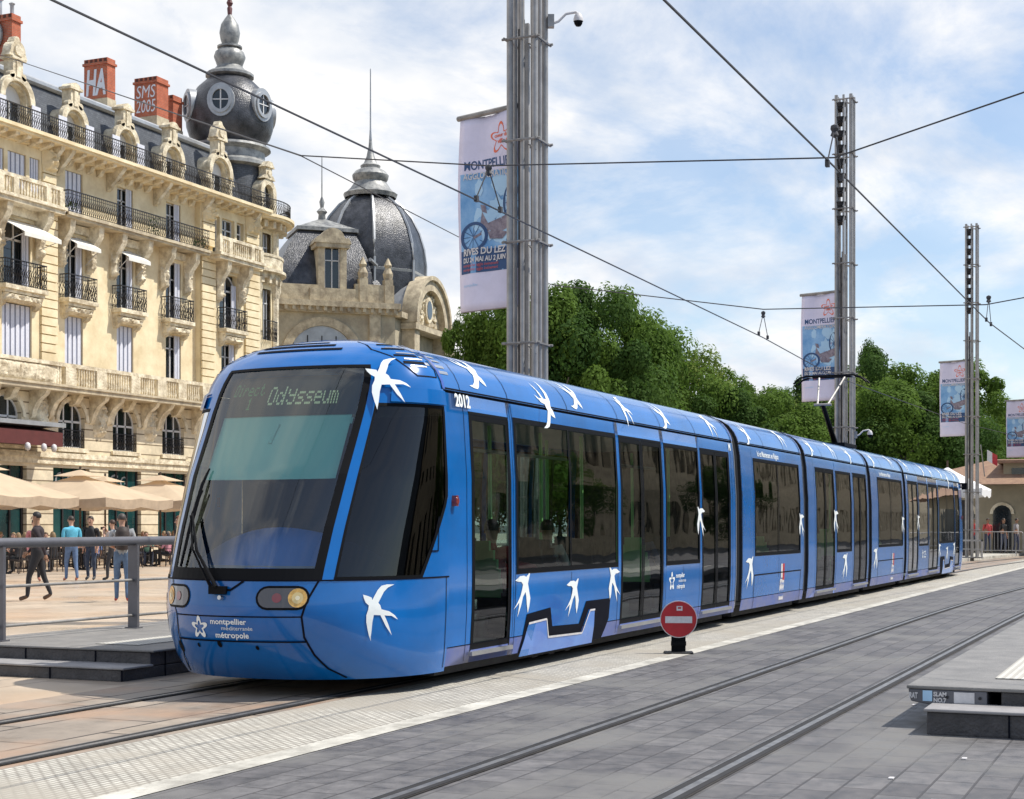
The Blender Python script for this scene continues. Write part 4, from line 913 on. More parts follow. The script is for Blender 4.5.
# mansard roof
b = MB(); b.add([(49.9,FY+.45,19.6),(77.5,FY+.45,19.6),(77.5,FY+1.55,23.0),(49.9,FY+1.55,23.0)], [(0,1,2,3)]); b.box(49.9, 77.5, FY+.46, FY+.6, 19.5, 19.8); b.build('mansard_roof', M['slate'], bld, recalc=False)
b = MB(); b.tube([(49.9,FY+1.5,23.05),(77.0,FY+1.5,23.05)], .2, 8); b.add([(49.9,FY+1.5,23.15),(77.5,FY+1.5,23.15),(77.5,FY+7,24.4),(49.9,FY+7,24.4),(77.5,FY+14,23.0),(49.9,FY+14,23.0)], [(0,1,2,3),(3,2,4,5)]); b.box(49.9, 50.0, FY+.5, FY+14, 19.5, 23.1)
b.build('upper_roof', M['zinc'], bld, smooth=40)
def dormer(xc, wide, tall, kind):
    y = FY+.25; hw = .98 if wide else .82; zt = 21.35 if wide else 21.15; iw = .72 if wide else .55
    b = MB()
    O = [(xc-hw, 19.7), (xc-hw, zt)] + arc(xc, zt, hw, 180, 0, 14)[1:-1] + [(xc+hw, zt), (xc+hw, 19.7)]
    I = [(xc-iw, 19.7), (xc-iw, zt)] + arc(xc, zt, iw, 180, 0, 14)[1:-1] + [(xc+iw, zt), (xc+iw, 19.7)]
    n = len(O); vv = [(u, y, v) for u, v in O]+[(u, y, v) for u, v in I]+[(u, y+1.6, v) for u, v in O]+[(u, y+.5, v) for u, v in I]
    b.add(vv, [(i, (i+1)%n, n+(i+1)%n, n+i) for i in range(n-1)]+[(2*n+i, 2*n+(i+1)%n, (i+1)%n, i) for i in range(n-1)]+[(n+i, n+(i+1)%n, 3*n+(i+1)%n, 3*n+i) for i in range(n-1)])
    P = arc(xc, zt, hw+.20, 185, -5, 16)+arc(xc, zt, hw-.12, -5, 185, 16); b.prism(P, .26, 'y', y-.16)
    for s in (-1, 1): b.box(xc+s*(hw-.02)-.16, xc+s*(hw-.02)+.16, y-.14, y+.05, 19.7, 20.9); b.prism([(xc+s*hw, 20.9), (xc+s*(hw+.42), 20.85), (xc+s*(hw+.25), 21.25), (xc+s*hw, 21.6)], .14, 'y', y-.1)
    b.build('dormer', M['stone2'], bld, smooth=40); top = zt+hw
    d = MB(); z = top
    d.prism([(xc-.5,z-.1),(xc+.5,z-.1),(xc+.34,z+.1),(xc+.34,z+.85),(xc-.34,z+.85),(xc-.34,z+.1)], .55, 'y', y-.14)
    for s_ in (-1, 1): d.prism(arc(xc+s_*.40, z+.12, .17, 0, 330, 10), .3, 'y', y-.16)
    d.box(xc-.14, xc+.14, y-.2, y-.1, z+.05, z+.8); d.box(xc-.48, xc+.48, y-.24, y+.5, z+.85, z+.97)
    d.prism([(xc-.42,z+.97),(xc+.42,z+.97),(xc+.25,z+1.15),(xc,z+1.22),(xc-.25,z+1.15)], .6, 'y', y-.18)
    if tall:
        d.prism([(xc-.62,z+.97),(xc+.62,z+.97)]+arc(xc, z+1.25, .5, 0, 180, 10), .5, 'y', y-.16); d.prism(arc(xc, z+1.3, .3, 0, 345, 12), .12, 'y', y-.27); d.prism([(xc-.25,z+1.7),(xc+.25,z+1.7),(xc+.1,z+1.95),(xc-.1,z+1.95)], .4, 'y', y-.1)
    d.build('dormer_finial', M['stone2'], bld, smooth=50)
    g = MB()
    g.prism([(xc-iw, 19.7), (xc-iw, zt)] + arc(xc, zt, iw, 180, 0, 12)[1:-1] + [(xc+iw, zt), (xc+iw, 19.7)], .02, 'y', y+.42)
    o = g.build('dormer_window', M['pane'], bld)
    f = MB(); f.box(xc-.05, xc+.05, y+.36, y+.42, 19.7, 21.9); f.box(xc-iw+.02, xc-iw+.1, y+.36, y+.42, 19.7, 21.6); f.box(xc+iw-.1, xc+iw-.02, y+.36, y+.42, 19.7, 21.6); f.box(xc-iw, xc+iw, y+.36, y+.42, 21.3, 21.38)
    f.prism(arc(xc, zt, iw-.02, 180, 0, 12), .02, 'y', y+.34) if kind != 'dark' else None
    f.build('window_frame', M['wframe'], o)
    if kind == 'shutters':
        s = MB()
        for q in (-1, 1): s.box(xc+q*(hw-.05)-.30+(.25*q), xc+q*(hw-.05)+.30+(.25*q), y-.22, y-.17, 19.8, 21.3)
        s.build('shutter', M['shutter'], o)
dormer(57.9, True, True, 'shutters'); dormer(53.2, False, False, 'shutters'); dormer(62.0, False, False, 'shutters'); dormer(66.1, False, False, 'shutters'); dormer(70.1, False, False, 'pale'); dormer(74.6, True, True, 'pale')
# chimneys
def chimney(xa, xb, y0, y1, z0, z1, txt=None):
    b = MB(); b.box(xa, xb, y0, y1, z0+.75, z1-.35, 0); b.box(xa-.07, xb+.07, y0-.07, y1+.07, z1-.35, z1-.22, 0); b.box(xa, xb, y0, y1, z1-.22, z1, 0); b.box(xa-.03, xb+.03, y0-.03, y1+.03, z0-2, z0+.75, 1)
    o = b.build('chimney', [M['chimx'], M['stone3']], bld)
    b = MB(); n = int((y1-y0)/.3)
    for i in range(n): a = y0+(y1-y0)*i/n; b.box(xa-.012, xa, a+.05, a+.22, z1-.20, z1-.02)
    b.build('flue_opening', M['chimdk'], o)
    if txt:
        lines = txt.split('\n'); w = y1-y0; h = (z1-z0-1.35)/len(lines)
        b = MB()
        for i, t in enumerate(lines):
            d = text2d(t, 1, bold=.035 if len(lines) == 1 else .0, shear=.15); mw = max(p[0] for p in d[0]); mh = max(p[1] for p in d[0]); sx = w*.88/mw; sz = h*.86/mh
            b.decal(d, lambda u, v, i=i: (xa-.006, y1-w*.06-u*sx, z1-.36-h*(i+1)+.02+v*sz))
        b.build('graffiti', M['paintw'], o, recalc=False)
    return o
chimney(69.45, 70.15, 54, 55.55, 24.0, 26.95, 'HA'); chimney(73.9, 75.0, 54, 55.55, 24.1, 27.1, 'SMS\n2005'); chimney(76.3, 77.2, 54.6, 55.9, 24.0, 26.7); c0_ = chimney(61.95, 62.6, 54, 56.0, 24.0, 27.1)
b = MB(); b.lathe([(.12,27.1),(.12,27.9),(.2,27.95),(.2,28.2),(0,28.25)], 62.2, 55, 8); b.lathe([(.1,27.1),(.1,27.6),(.16,27.7),(0,27.8)], 62.3, 54.3, 8); b.build('chimney_pot', M['zinc'], c0_, smooth=40)
b = MB(); b.prism([(55.3+.8*math.cos(R(15*i)), 26.1+.85*math.sin(R(15*i))) for i in range(24)], .12, 'x', 61.75); o = b.build('round_plaque', M['zincdk'], bld)
b = MB(); b.prism([(55.3+.66*math.cos(R(15*i)), 26.1+.7*math.sin(R(15*i))) for i in range(24)], .02, 'x', 61.725); b.build('plaque_face', M['zinc'], o)
# corner tower
b = MB(); RT = 2.62
def cyl_wall(mb, z0, z1, ops, r_=RT, a0=180, a1=400, n=44, mi=0):
    for i in range(n):
        q0 = a0+(a1-a0)*i/n; q1 = a0+(a1-a0)*(i+1)/n; qm = (q0+q1)/2; zs = sorted({z0, z1} | {v for o in ops for v in o[2:4]})
        for c, d in zip(zs, zs[1:]):
            hit = any(o[0] < qm < o[1] and o[2] <= c+.01 and o[3] >= d-.01 for o in ops); rr2 = r_-.3 if hit else r_
            P = lambda q, z, rr2=rr2: (TX+rr2*math.cos(R(q)), TY+rr2*math.sin(R(q)), z)
            mb.add([P(q0,c),P(q1,c),P(q1,d),P(q0,d)], [(0,1,2,3)], 1 if hit else mi)
tops = [(261,279,12.5,15.5),(261,279,16.7,18.8),(262,278,9.2,11.6),(306,324,12.5,15.5),(306,324,16.7,18.8)]
cyl_wall(b, 0, 19.5, tops); b.build('tower_wall', [M['stone'], M['pane']], bld)
b = MB()
for o_ in tops:
    qm = R((o_[0]+o_[1])/2)
    for dq in (-9, 0, 9): q = qm+R(dq*.93); b.obox((TX+2.36*math.cos(q), TY+2.36*math.sin(q), (o_[2]+o_[3])/2), .06, .08, o_[3]-o_[2], Matrix.Rotation(q, 3, 'Z'))
    b.obox((TX+2.35*math.cos(qm), TY+2.35*math.sin(qm), o_[3]-.8), .06, .8, .07, Matrix.Rotation(qm, 3, 'Z'))
b.build('tower_window_frame', M['wframe'], bld)
b = MB()
for q in (248, 291, 334):
    for z0, z1 in ((9.2, 16.0), (16.9, 19.2)): b.tube([(TX+2.68*math.cos(R(q)), TY+2.68*math.sin(R(q)), z0), (TX+2.68*math.cos(R(q)), TY+2.68*math.sin(R(q)), z1)], .28, 8); 
    b.lathe([(.28,15.1),(.4,15.5),(.38,15.8),(.5,16.1)], TX+2.7*math.cos(R(q)), TY+2.7*math.sin(R(q)), 8)
ring_box(b, 2.5, 3.0, 16.1, 16.6); ring_box(b, 2.5, 3.35, 16.45, 16.62); ring_box(b, 3.05, 3.2, 17.35, 17.5); ring_box(b, 3.08, 3.16, 16.6, 17.35); ring_box(b, 2.5, 3.2, 7.85, 8.1); ring_box(b, 2.9, 3.1, 8.1, 9.2)
for q in range(240, 345, 12): b.obox((TX+2.95*math.cos(R(q)), TY+2.95*math.sin(R(q)), 19.2), .9, .26, .4, Matrix.Rotation(R(q), 3, 'Z')); b.obox((TX+2.8*math.cos(R(q)), TY+2.8*math.sin(R(q)), 16.0), .6, .22, .4, Matrix.Rotation(R(q), 3, 'Z'))
b.build('tower_moulding', M['stone2'], bld, smooth=40)
b = MB(); iron_rail(b, [(TX+2.95*math.cos(R(q)), TY+2.95*math.sin(R(q))) for q in (256, 264, 270, 276, 284)], 12.4, 13.6, .13); b.build('iron_railing', M['iron'], bld)
b = MB(); b.lathe([(2.35,19.5),(2.25,21.5),(2.15,22.9)], TX, TY, 28); b.build('tower_drum', M['slate'], bld, smooth=40)
b = MB(); b.lathe([(2.15,22.75),(2.5,22.85),(2.5,23.05),(2.3,23.2),(2.1,23.3),(2.1,23.75),(2.3,23.85),(2.45,23.95),(2.4,24.1),(1.9,24.15)], TX, TY, 28); b.build('tower_cornice', M['zincdk'], bld, smooth=30)
b = MB()
prof = [(2.0,24.1),(2.15,24.4),(2.4,24.75),(2.56,25.25),(2.6,25.8),(2.53,26.4),(2.3,27.0),(1.92,27.6),(1.45,28.05),(1.1,28.3)]
b.lathe(prof, TX, TY, 32); dome = b.build('onion_dome', M['slatedome'], bld, smooth=60)
b = MB(); b.lathe([(1.2,28.25),(1.45,28.35),(1.45,28.5),(1.2,28.65),(.95,28.75),(.75,29.0),(.85,29.3),(.95,29.55),(.85,29.85),(.6,30.05),(.75,30.1),(.75,30.2),(.45,30.3),(.55,30.6),(.62,31.0),(.52,31.5),(.3,31.85),(.12,32.1)], TX, TY, 16); b.build('lantern', M['zincdk'], dome, smooth=40)
b = MB(); b.lathe([(.12,32.0),(.16,32.5),(.1,32.6),(.2,32.8),(.08,33.1),(.14,33.3),(.04,33.5),(.025,35.2)], TX, TY, 8); b.build('spire', mat('rusty finial', (.12,.04,.04), .6), dome, smooth=40)
for q in (202, 262, 322, 142):
    Mq = Matrix.Translation((TX, TY, 26.35)) @ Matrix.Rotation(R(q), 4, 'Z') @ Matrix.Diagonal((.955, .80, .80, 1)); b = MB()
    def el(r0, r1, x0, x1, mi=0):
        n = 24; vv = []
        for i in range(n):
            a = 2*math.pi*i/n
            for rr3, xx in ((r0, x0), (r0, x1), (r1, x1), (r1, x0)): vv.append(Mq @ Vector((xx, rr3*math.cos(a), 1.22*rr3*math.sin(a))))
        b.add(vv, [(4*i+k, 4*((i+1) % n)+k, 4*((i+1) % n)+(k+1) % 4, 4*i+(k+1) % 4) for i in range(n) for k in range(4)], mi)
    el(.80, .60, 1.7, 2.84, 0); el(1.0, .78, 1.7, 2.74, 0)
    n = 24; b.add([Mq @ Vector((2.72, .62*math.cos(2*math.pi*i/n), .76*math.sin(2*math.pi*i/n))) for i in range(n)], [tuple(range(n))], 1)
    b.add([Mq @ Vector(p) for p in ((2.75,-.05,-.75),(2.75,.05,-.75),(2.75,.05,.75),(2.75,-.05,.75),(2.76,-.6,-.04),(2.76,.6,-.04),(2.76,.6,.04),(2.76,-.6,.04))], [(0,1,2,3),(4,5,6,7)], 2)
    b.build('oculus', [M['zinc'], M['pane'], M['wframe']], dome, smooth=40)
# tower dormer facing the square
b = MB(); y = TY-2.75; xc = TX
O = [(xc-.85, 19.7), (xc-.85, 21.2)] + arc(xc, 21.2, .85, 180, 0, 14)[1:-1] + [(xc+.85, 21.2), (xc+.85, 19.7)]; I = [(xc-.5, 19.7), (xc-.5, 21.2)] + arc(xc, 21.2, .5, 180, 0, 14)[1:-1] + [(xc+.5, 21.2), (xc+.5, 19.7)]
n = len(O); b.add([(u, y, v) for u, v in O]+[(u, y, v) for u, v in I]+[(u, y+1, v) for u, v in O]+[(u, y+.4, v) for u, v in I], [(i, i+1, n+i+1, n+i) for i in range(n-1)]+[(2*n+i, 2*n+i+1, i+1, i) for i in range(n-1)]+[(n+i, n+i+1, 3*n+i+1, 3*n+i) for i in range(n-1)])
b.box(xc-.32, xc+.32, y, y+.5, 22.0, 22.7); b.prism([(xc-.5,22.7),(xc+.5,22.7),(xc+.2,23.05),(xc-.2,23.05)], .55, 'y', y-.1); b.prism(arc(xc, 22.35, .2, 0, 345, 12), .1, 'y', y-.1); b.prism([(xc-.62,22.0),(xc+.62,22.0),(xc+.36,22.25),(xc-.36,22.25)], .5, 'y', y-.06)
o = b.build('tower_dormer', M['stone2'], bld, smooth=40); b = MB(); b.prism(I, .02, 'y', y+.35); b.build('dormer_window', M['pane'], o)
b = MB(); b.box(xc-.04, xc+.04, y+.28, y+.34, 19.7, 21.6); b.box(xc-.5, xc-.42, y+.28, y+.34, 19.7, 21.3); b.build('window_frame', M['wframe'], o)
# maroon awning of the café at the left
b = MB(); b.add([(50.5,FY-.3,6.1),(59.1,FY-.3,6.1),(59.1,FY-1.5,5.85),(50.5,FY-1.5,5.85),(50.5,FY-1.5,5.2),(59.1,FY-1.5,5.2),(59.1,FY-.3,5.2),(50.5,FY-.3,5.2)], [(0,1,2,3),(3,2,5,4),(1,6,5,2),(0,3,4,7)]); b.build('cafe_awning', M['maroon'], bld, recalc=False)
b = MB(); b.box(50.4, 59.2, FY-1.6, FY-.25, 6.1, 6.3); b.build('awning_box', M['zinc'], bld)
b = MB()
for x in (56.5, 57.6, 58.3): b.lathe([(0,4.9),(.1,4.95),(.14,5.1),(.1,5.25),(0,5.3)], x, FY-1.65, 8)
b.build('globe_lamp', M['signw'], bld, smooth=60)

# ------------------------------------------------------------------ theatre-like domed building further back
dr = empty('domed_building', (97.7, 51.2, 0), 'ochre stone building with big ribbed slate dome and arched gable beyond the apartments', 'building')
Cn = Vector((97.7, 51.2, 0)); e1 = Vector((-.678, .735, 0)); nn = Vector((.735, .678, 0)); e2 = Vector((.994, .105, 0)); n2 = Vector((-.105, .994, 0))
def fr1(a, b, z): return Cn + e1*a + nn*b + Vector((0, 0, z))      # a leftwards along the front, b inward
def fr2(a, b, z): return Cn + e2*a + n2*b + Vector((0, 0, z))
def ext(mb, fn, poly, b0, b1, mi=0):
    n = len(poly); mb.add([fn(u, b0, v) for u, v in poly]+[fn(u, b1, v) for u, v in poly], [(i, (i+1) % n, n+(i+1) % n, n+i) for i in range(n)]+[tuple(range(n)), tuple(range(n, 2*n))], mi)
b = MB(); ext(b, fr1, [(0,0),(10,0),(10,17.0),(0,17.0)], 0, 9); ext(b, fr2, [(0,0),(8.6,0),(8.6,16.2),(0,16.2)], .02, 9); b.build('wall', M['stonegrey'], dr)
b = MB(); ext(b, fr1, [(-.3,16.6),(10,16.6),(10,17.0),(-.3,17.0)], -.5, .1); ext(b, fr1, [(-.15,16.2),(10,16.2),(10,16.6),(-.15,16.6)], -.25, .1); ext(b, fr2, [(0,16.1),(8.8,16.1),(8.8,16.5),(0,16.5)], -.5, .1)
i = 0
while i < 10: ext(b, fr1, [(i,16.3),(i+.22,16.3),(i+.22,16.6),(i,16.6)], -.45, -.2); i += .55
ext(b, fr1, [(.1,17.0),(2.9,17.0),(2.9,18.3),(.1,18.3)], -.1, .3); ext(b, fr1, [(5.4,17.0),(10,17.0),(10,18.1),(5.4,18.1)], -.1, .3)
for a in (.2, 2.0): 
    ext(b, fr1, [(a,17),(a+.6,17),(a+.6,18.7),(a,18.7)], -.2, .5); p = fr1(a+.3, .1, 0); b.lathe([(.3,18.7),(.38,19.1),(.2,19.5),(.3,19.7),(.05,20.2)], p.x, p.y, 8)
# blind arch with a lunette
ext(b, fr1, arc(5.2,13.0,2.9,0,180,16)+arc(5.2,13.0,2.3,180,0,16), -.15, .1)
ext(b, fr1, [(1.1,9),(1.9,9),(1.9,16.2),(1.1,16.2)], -.2, .1); ext(b, fr1, [(8.6,9),(9.4,9),(9.4,16.2),(8.6,16.2)], -.2, .1)
b.build('cornice', M['stone3'], dr, smooth=30)
b = MB(); ext(b, fr1, arc(5.2,13.0,2.28,0,180,16), -.05, .05); b.build('lunette_window', M['zinc'], dr)
b = MB(); 
for k in range(5): ext(b, fr1, [(3.2+k,13),(3.28+k,13),(3.28+k,14.6),(3.2+k,14.6)], -.08, -.05)
b.build('glazing_bar', M['iron'], dr)
# front pavilion mansard roof
def frust(mb, a0, a1, b0, b1, z0, c0, c1, d0, d1, z1, fn, mi=0, steps=6, bulge=.35):
    rings = []
    for i in range(steps+1):
        t = i/steps; k = t - bulge*math.sin(math.pi*t)*.6
        rings.append([fn(a0+(c0-a0)*k, b0+(d0-b0)*k, z0+(z1-z0)*t), fn(a1+(c1-a1)*k, b0+(d0-b0)*k, z0+(z1-z0)*t), fn(a1+(c1-a1)*k, b1+(d1-b1)*k, z0+(z1-z0)*t), fn(a0+(c0-a0)*k, b1+(d1-b1)*k, z0+(z1-z0)*t)])
    vv = [p for r_ in rings for p in r_]; mb.add(vv, [(4*i+k, 4*i+(k+1) % 4, 4*i+4+(k+1) % 4, 4*i+4+k) for i in range(steps) for k in range(4)]+[(4*steps, 4*steps+1, 4*steps+2, 4*steps+3)], mi)
b = MB(); frust(b, 1.4, 8.4, .3, 8, 17.6, 2.4, 6.2, 2.6, 6, 22.5, fr1); b.build('pavilion_roof', M['slatedome'], dr, smooth=50)
b = MB(); frust(b, 2.1, 6.5, 2.2, 6.3, 22.5, 4.2, 4.4, 4.1, 4.3, 23.5, fr1, 0, 1, 0); ext(b, fr1, [(2.1,22.3),(6.5,22.3),(6.5,22.55),(2.1,22.55)], 2.2, 6.3); b.build('roof_cap', M['zincdk'], dr)
p = fr1(4.3, 4.2, 0); b = MB(); b.lathe([(.3,23.3),(.25,23.8),(.4,24.0),(.12,24.3),(.2,24.7),(.05,25.1),(.03,28.0)], p.x, p.y, 8); b.build('finial', M['zincdk'], dr, smooth=40)
b = MB(); ext(b, fr1, [(3.5,17.0),(3.95,17.0),(3.95,20.9),(3.5,20.9)], -.1, 2); ext(b, fr1, [(5.05,17.0),(5.5,17.0),(5.5,20.9),(5.05,20.9)], -.1, 2); ext(b, fr1, [(3.3,20.7),(5.7,20.7),(5.7,21.0),(3.3,21.0)], -.3, 2)
ext(b, fr1, [(3.2,21.0),(5.8,21.0),(5.6,21.4)]+arc(4.5,21.2,.85,10,170,8)+[(3.4,21.4)], -.35, 2); ext(b, fr1, [(2.9,17.0),(6.1,17.0),(6.1,17.9),(2.9,17.9)], -.2, 1.5)
b.build('dormer', M['stone3'], dr, smooth=30)
b = MB(); ext(b, fr1, [(3.95,17.9),(5.05,17.9),(5.05,20.7),(3.95,20.7)], .2, .25); o = b.build('dormer_window', M['pane'], dr)
b = MB(); ext(b, fr1, [(4.46,17.9),(4.54,17.9),(4.54,20.7),(4.46,20.7)], .12, .19); ext(b, fr1, [(3.95,19.8),(5.05,19.8),(5.05,19.88),(3.95,19.88)], .12, .19)
for a in (3.95, 4.97): ext(b, fr1, [(a,17.9),(a+.08,17.9),(a+.08,20.7),(a,20.7)], .12, .19)
b.build('window_frame', M['wframe'], o)
# octagonal dome
DX, DY = 101.62, 55.3; RD = 3.75
def octa(mb, prof, mi=0, rib=0, n=8, a0=22.5):
    m = n; vv = []
    for r_, z in prof:
        for k in range(n): q = R(a0+45*k+190); vv.append((DX+r_*math.cos(q), DY+r_*math.sin(q), z))
    mb.add(vv, [(i*m+k, i*m+(k+1) % m, (i+1)*m+(k+1) % m, (i+1)*m+k) for i in range(len(prof)-1) for k in range(n)], mi)
dp = [(RD+.15,16.0),(RD+.3,19.4),(RD+.32,20.6),(RD+.18,21.8),(RD-.18,23.0),(RD-.75,24.1),(RD-1.5,25.0),(RD-2.2,25.5),(1.2,25.8)]
b = MB(); octa(b, dp); dm = b.build('ribbed_dome', M['slatedome'], dr, smooth=25)
for k in range(8):
    q = R(22.5+45*k+190); b = MB(); b.tube([(DX+(r_+.02)*math.cos(q), DY+(r_+.02)*math.sin(q), z) for r_, z in dp], .11, 5); b.build('dome_rib', M['zinc'], dm, smooth=40)
b = MB(); octa(b, [(RD+.3,19.7),(RD+.35,19.9),(RD+.1,20.0)]); b.build('dome_band', M['zinc'], dm)
b = MB(); b.lathe([(1.9,25.5),(2.0,25.8),(1.75,25.95),(1.5,26.2),(1.3,26.5),(1.15,26.7),(1.3,26.9),(1.35,27.2),(1.1,27.5),(.7,27.7),(.75,27.9),(.5,28.1),(.3,28.6),(.15,29.3),(.07,30.2)], DX, DY, 16); b.build('lantern', M['zincdk'], dm, smooth=35)
b = MB(); b.lathe([(.12,29.8),(.06,30.6),(.04,35.0),(.0,35.1)], DX, DY, 6); b.build('spire', M['zinc'], dm)
# right-hand low roof and arched gable
b = MB()
for (a, z0, z1) in ((0,17.0,19.2),):
    b.add([fr2(0,.3,16.6), fr2(8.4,.3,16.2), fr2(8.2,4,18.0), fr2(0,4,20.0), fr1(0,.2,17.2), fr1(1.5,.3,18.0), fr1(1.5,3,20.3)], [(0,1,2,3), (4,0,3,6)])
b.build('side_roof', M['slatedome'], dr, recalc=False)
b = MB(); b.tube([fr1(1.6,.8,20.2), fr2(4,1.9,19.4), fr2(8.3,3.3,18.2)], .14, 6); b.build('roof_ridge', M['zinc'], dr)
GA = 4.9
b = MB(); ext(b, fr2, arc(GA,15.9,3.5,0,180,20)+arc(GA,15.9,2.7,180,0,20), -1.0, 0); ext(b, fr2, arc(GA,15.9,3.75,0,180,20)+arc(GA,15.9,3.45,180,0,20), -1.2, 0)
for s in (-1, 1): ext(b, fr2, [(GA+s*3.2-.5,9),(GA+s*3.2+.5,9),(GA+s*3.2+.5,15.9),(GA+s*3.2-.5,15.9)], -1.0, 0)
ext(b, fr2, [(GA-3.9,15.4),(GA+3.9,15.4),(GA+3.9,15.8),(GA-3.9,15.8)], -1.2, 0)
b.build('arched_gable', M['stone3'], dr, smooth=30)
b = MB(); ext(b, fr2, arc(GA,15.9,2.7,0,180,20), -.45, -.1)
for k in range(70):
    a = random.uniform(8, 172); r_ = random.uniform(.9, 2.5); p = fr2(GA+r_*math.cos(R(a)), -.5, 15.9+r_*math.sin(R(a))); s = random.uniform(.12, .3)
    b.obox(p, s, s, s, Matrix.Rotation(random.uniform(0, 3), 3, (1, 1, 1)))
n = 16; ext(b, fr2, [(GA+.75*math.cos(2*math.pi*i/n), 17.2+.95*math.sin(2*math.pi*i/n)) for i in range(n)], -.75, -.4)
g_ = b.build('gable_relief', M['stone2'], dr, smooth=60)
b = MB(); ext(b, fr2, [(GA+.5*math.cos(2*math.pi*i/n), 17.2+.68*math.sin(2*math.pi*i/n)) for i in range(n)], -.78, -.7); b.build('gable_oculus', M['pane'], dr)
b = MB(); ext(b, fr2, arc(GA,15.9,3.6,0,180,20), -.1, 4.0); b.build('barrel_roof', M['zinc'], dr, smooth=40)
for k, a in enumerate((7.7, 8.4)):
    p = fr2(a, 1.5, 0); b = MB(); b.lathe([(.45,16.2),(.5,17.5),(.35,18.3),(.55,18.8),(.3,19.5),(.35,19.9),(.1,20.4)], p.x, p.y, 9); b.build('stone_statue', M['stone3'], dr, smooth=40)
b = MB(); b.obox(fr2(8.9, -.4, 13.5), 1.4, 1.6, 2.2, Matrix.Rotation(R(6), 3, 'Z')); b.build('end_block', M['stone3'], dr)

# ------------------------------------------------------------------ station-like pavilion at the far right
pv = empty('kiosk_building', (84, 12, 0), 'low ochre building with a tiled hip roof and arched doorways behind the crowd barriers', 'building')
px0, px1, py0, py1 = 83.0, 92.0, 0.5, 13.6
b = MB(); b.box(px0, px1, py0, py1, .1, 3.6); b.build('wall', M['render'], pv)
b = MB(); e = .9; vv = [(px0-e,py0-e,3.6),(px1+e,py0-e,3.6),(px1+e,py1+e,3.6),(px0-e,py1+e,3.6),(px0+3,py0+4,5.0),(px1-3,py0+4,5.0),(px1-3,py1-4,5.0),(px0+3,py1-4,5.0)]
b.add(vv, [(0,1,5,4),(1,2,6,5),(2,3,7,6),(3,0,4,7),(4,5,6,7),(3,2,1,0)]); b.build('tiled_roof', M['tile'], pv)
b = MB(); b.box(px0+.6, px0+3, 6.2, 8.8, 3.8, 4.7); b.build('roof_dormer', M['render'], pv); b = MB(); b.box(px0+.3, px0+3.2, 5.9, 9.1, 4.7, 4.85); b.build('dormer_roof', M['tile'], pv)
b = MB(); b.box(px0+.57, px0+.6, 6.6, 8.4, 4.0, 4.45); b.build('dormer_window', M['pane'], pv)
for y in (1.6, 3.4, 5.2, 7.0, 8.8, 10.6, 12.2):
    b = MB(); b.prism([(y-.45,.15),(y-.45,2.1)]+arc(y,2.1,.45,180,0,8)[1:-1]+[(y+.45,2.1),(y+.45,.15)], .04, 'x', px0-.04); o = b.build('arched_doorway', M['pane'], pv)
    b = MB(); P = arc(y,2.1,.6,180,0,8)+arc(y,2.1,.45,0,180,8); b.prism(P, .06, 'x', px0-.08); b.build('arch_trim', M['stone2'], o)
b = MB(); b.tube([(px0-.5, 9.6, 4.0), (px0-.8, 9.75, 5.6)], .03, 5); fl = b.build('flag_pole', M['galv'], pv)
b = MB()
for k, m_ in ((1, 0), (2, 2)):
    b.add([(px0-.75+.02*math.sin(j), 9.7-.25*k-.25*i, 5.5-.55*j/3-.15*(k+i)) for i in (0, 1) for j in range(4)], [(j, j+1, 4+j+1, 4+j) for j in range(3)], m_)
b.build('flag', [M['signw'], M['intblue'], M['red']], fl, recalc=False)

# long stone building across the square: what the tram windows mirror
ob = empty('opposite_building', (95, -24, 0), 'long pale stone building across the square, outside the photo, mirrored in the tram windows', 'building')
b = MB(); wins = [(30+4*i+1.0, 30+4*i+2.6, 1.2+4*j, 3.6+4*j) for i in range(85) for j in range(4)]
xs0 = MB(); wall_grid(xs0, 0, 30, 372, 0, 17, wins, -.3); xs0.build('facade', M['stone3'], ob, xf=Matrix.Translation((0, -24, 0)), recalc=False)
b.add([(30,-24.3,0),(372,-24.3,0),(372,-24.3,17),(30,-24.3,17)], [(0,1,2,3)]); b.build('window_wall', M['pane'], ob, recalc=False)
b = MB(); b.add([(30,-24,17),(372,-24,17),(372,-26,20),(30,-26,20)], [(0,1,2,3)]); b.box(30, 372, -36, -26, 0, 20); b.build('roof', M['slate'], ob, recalc=False)
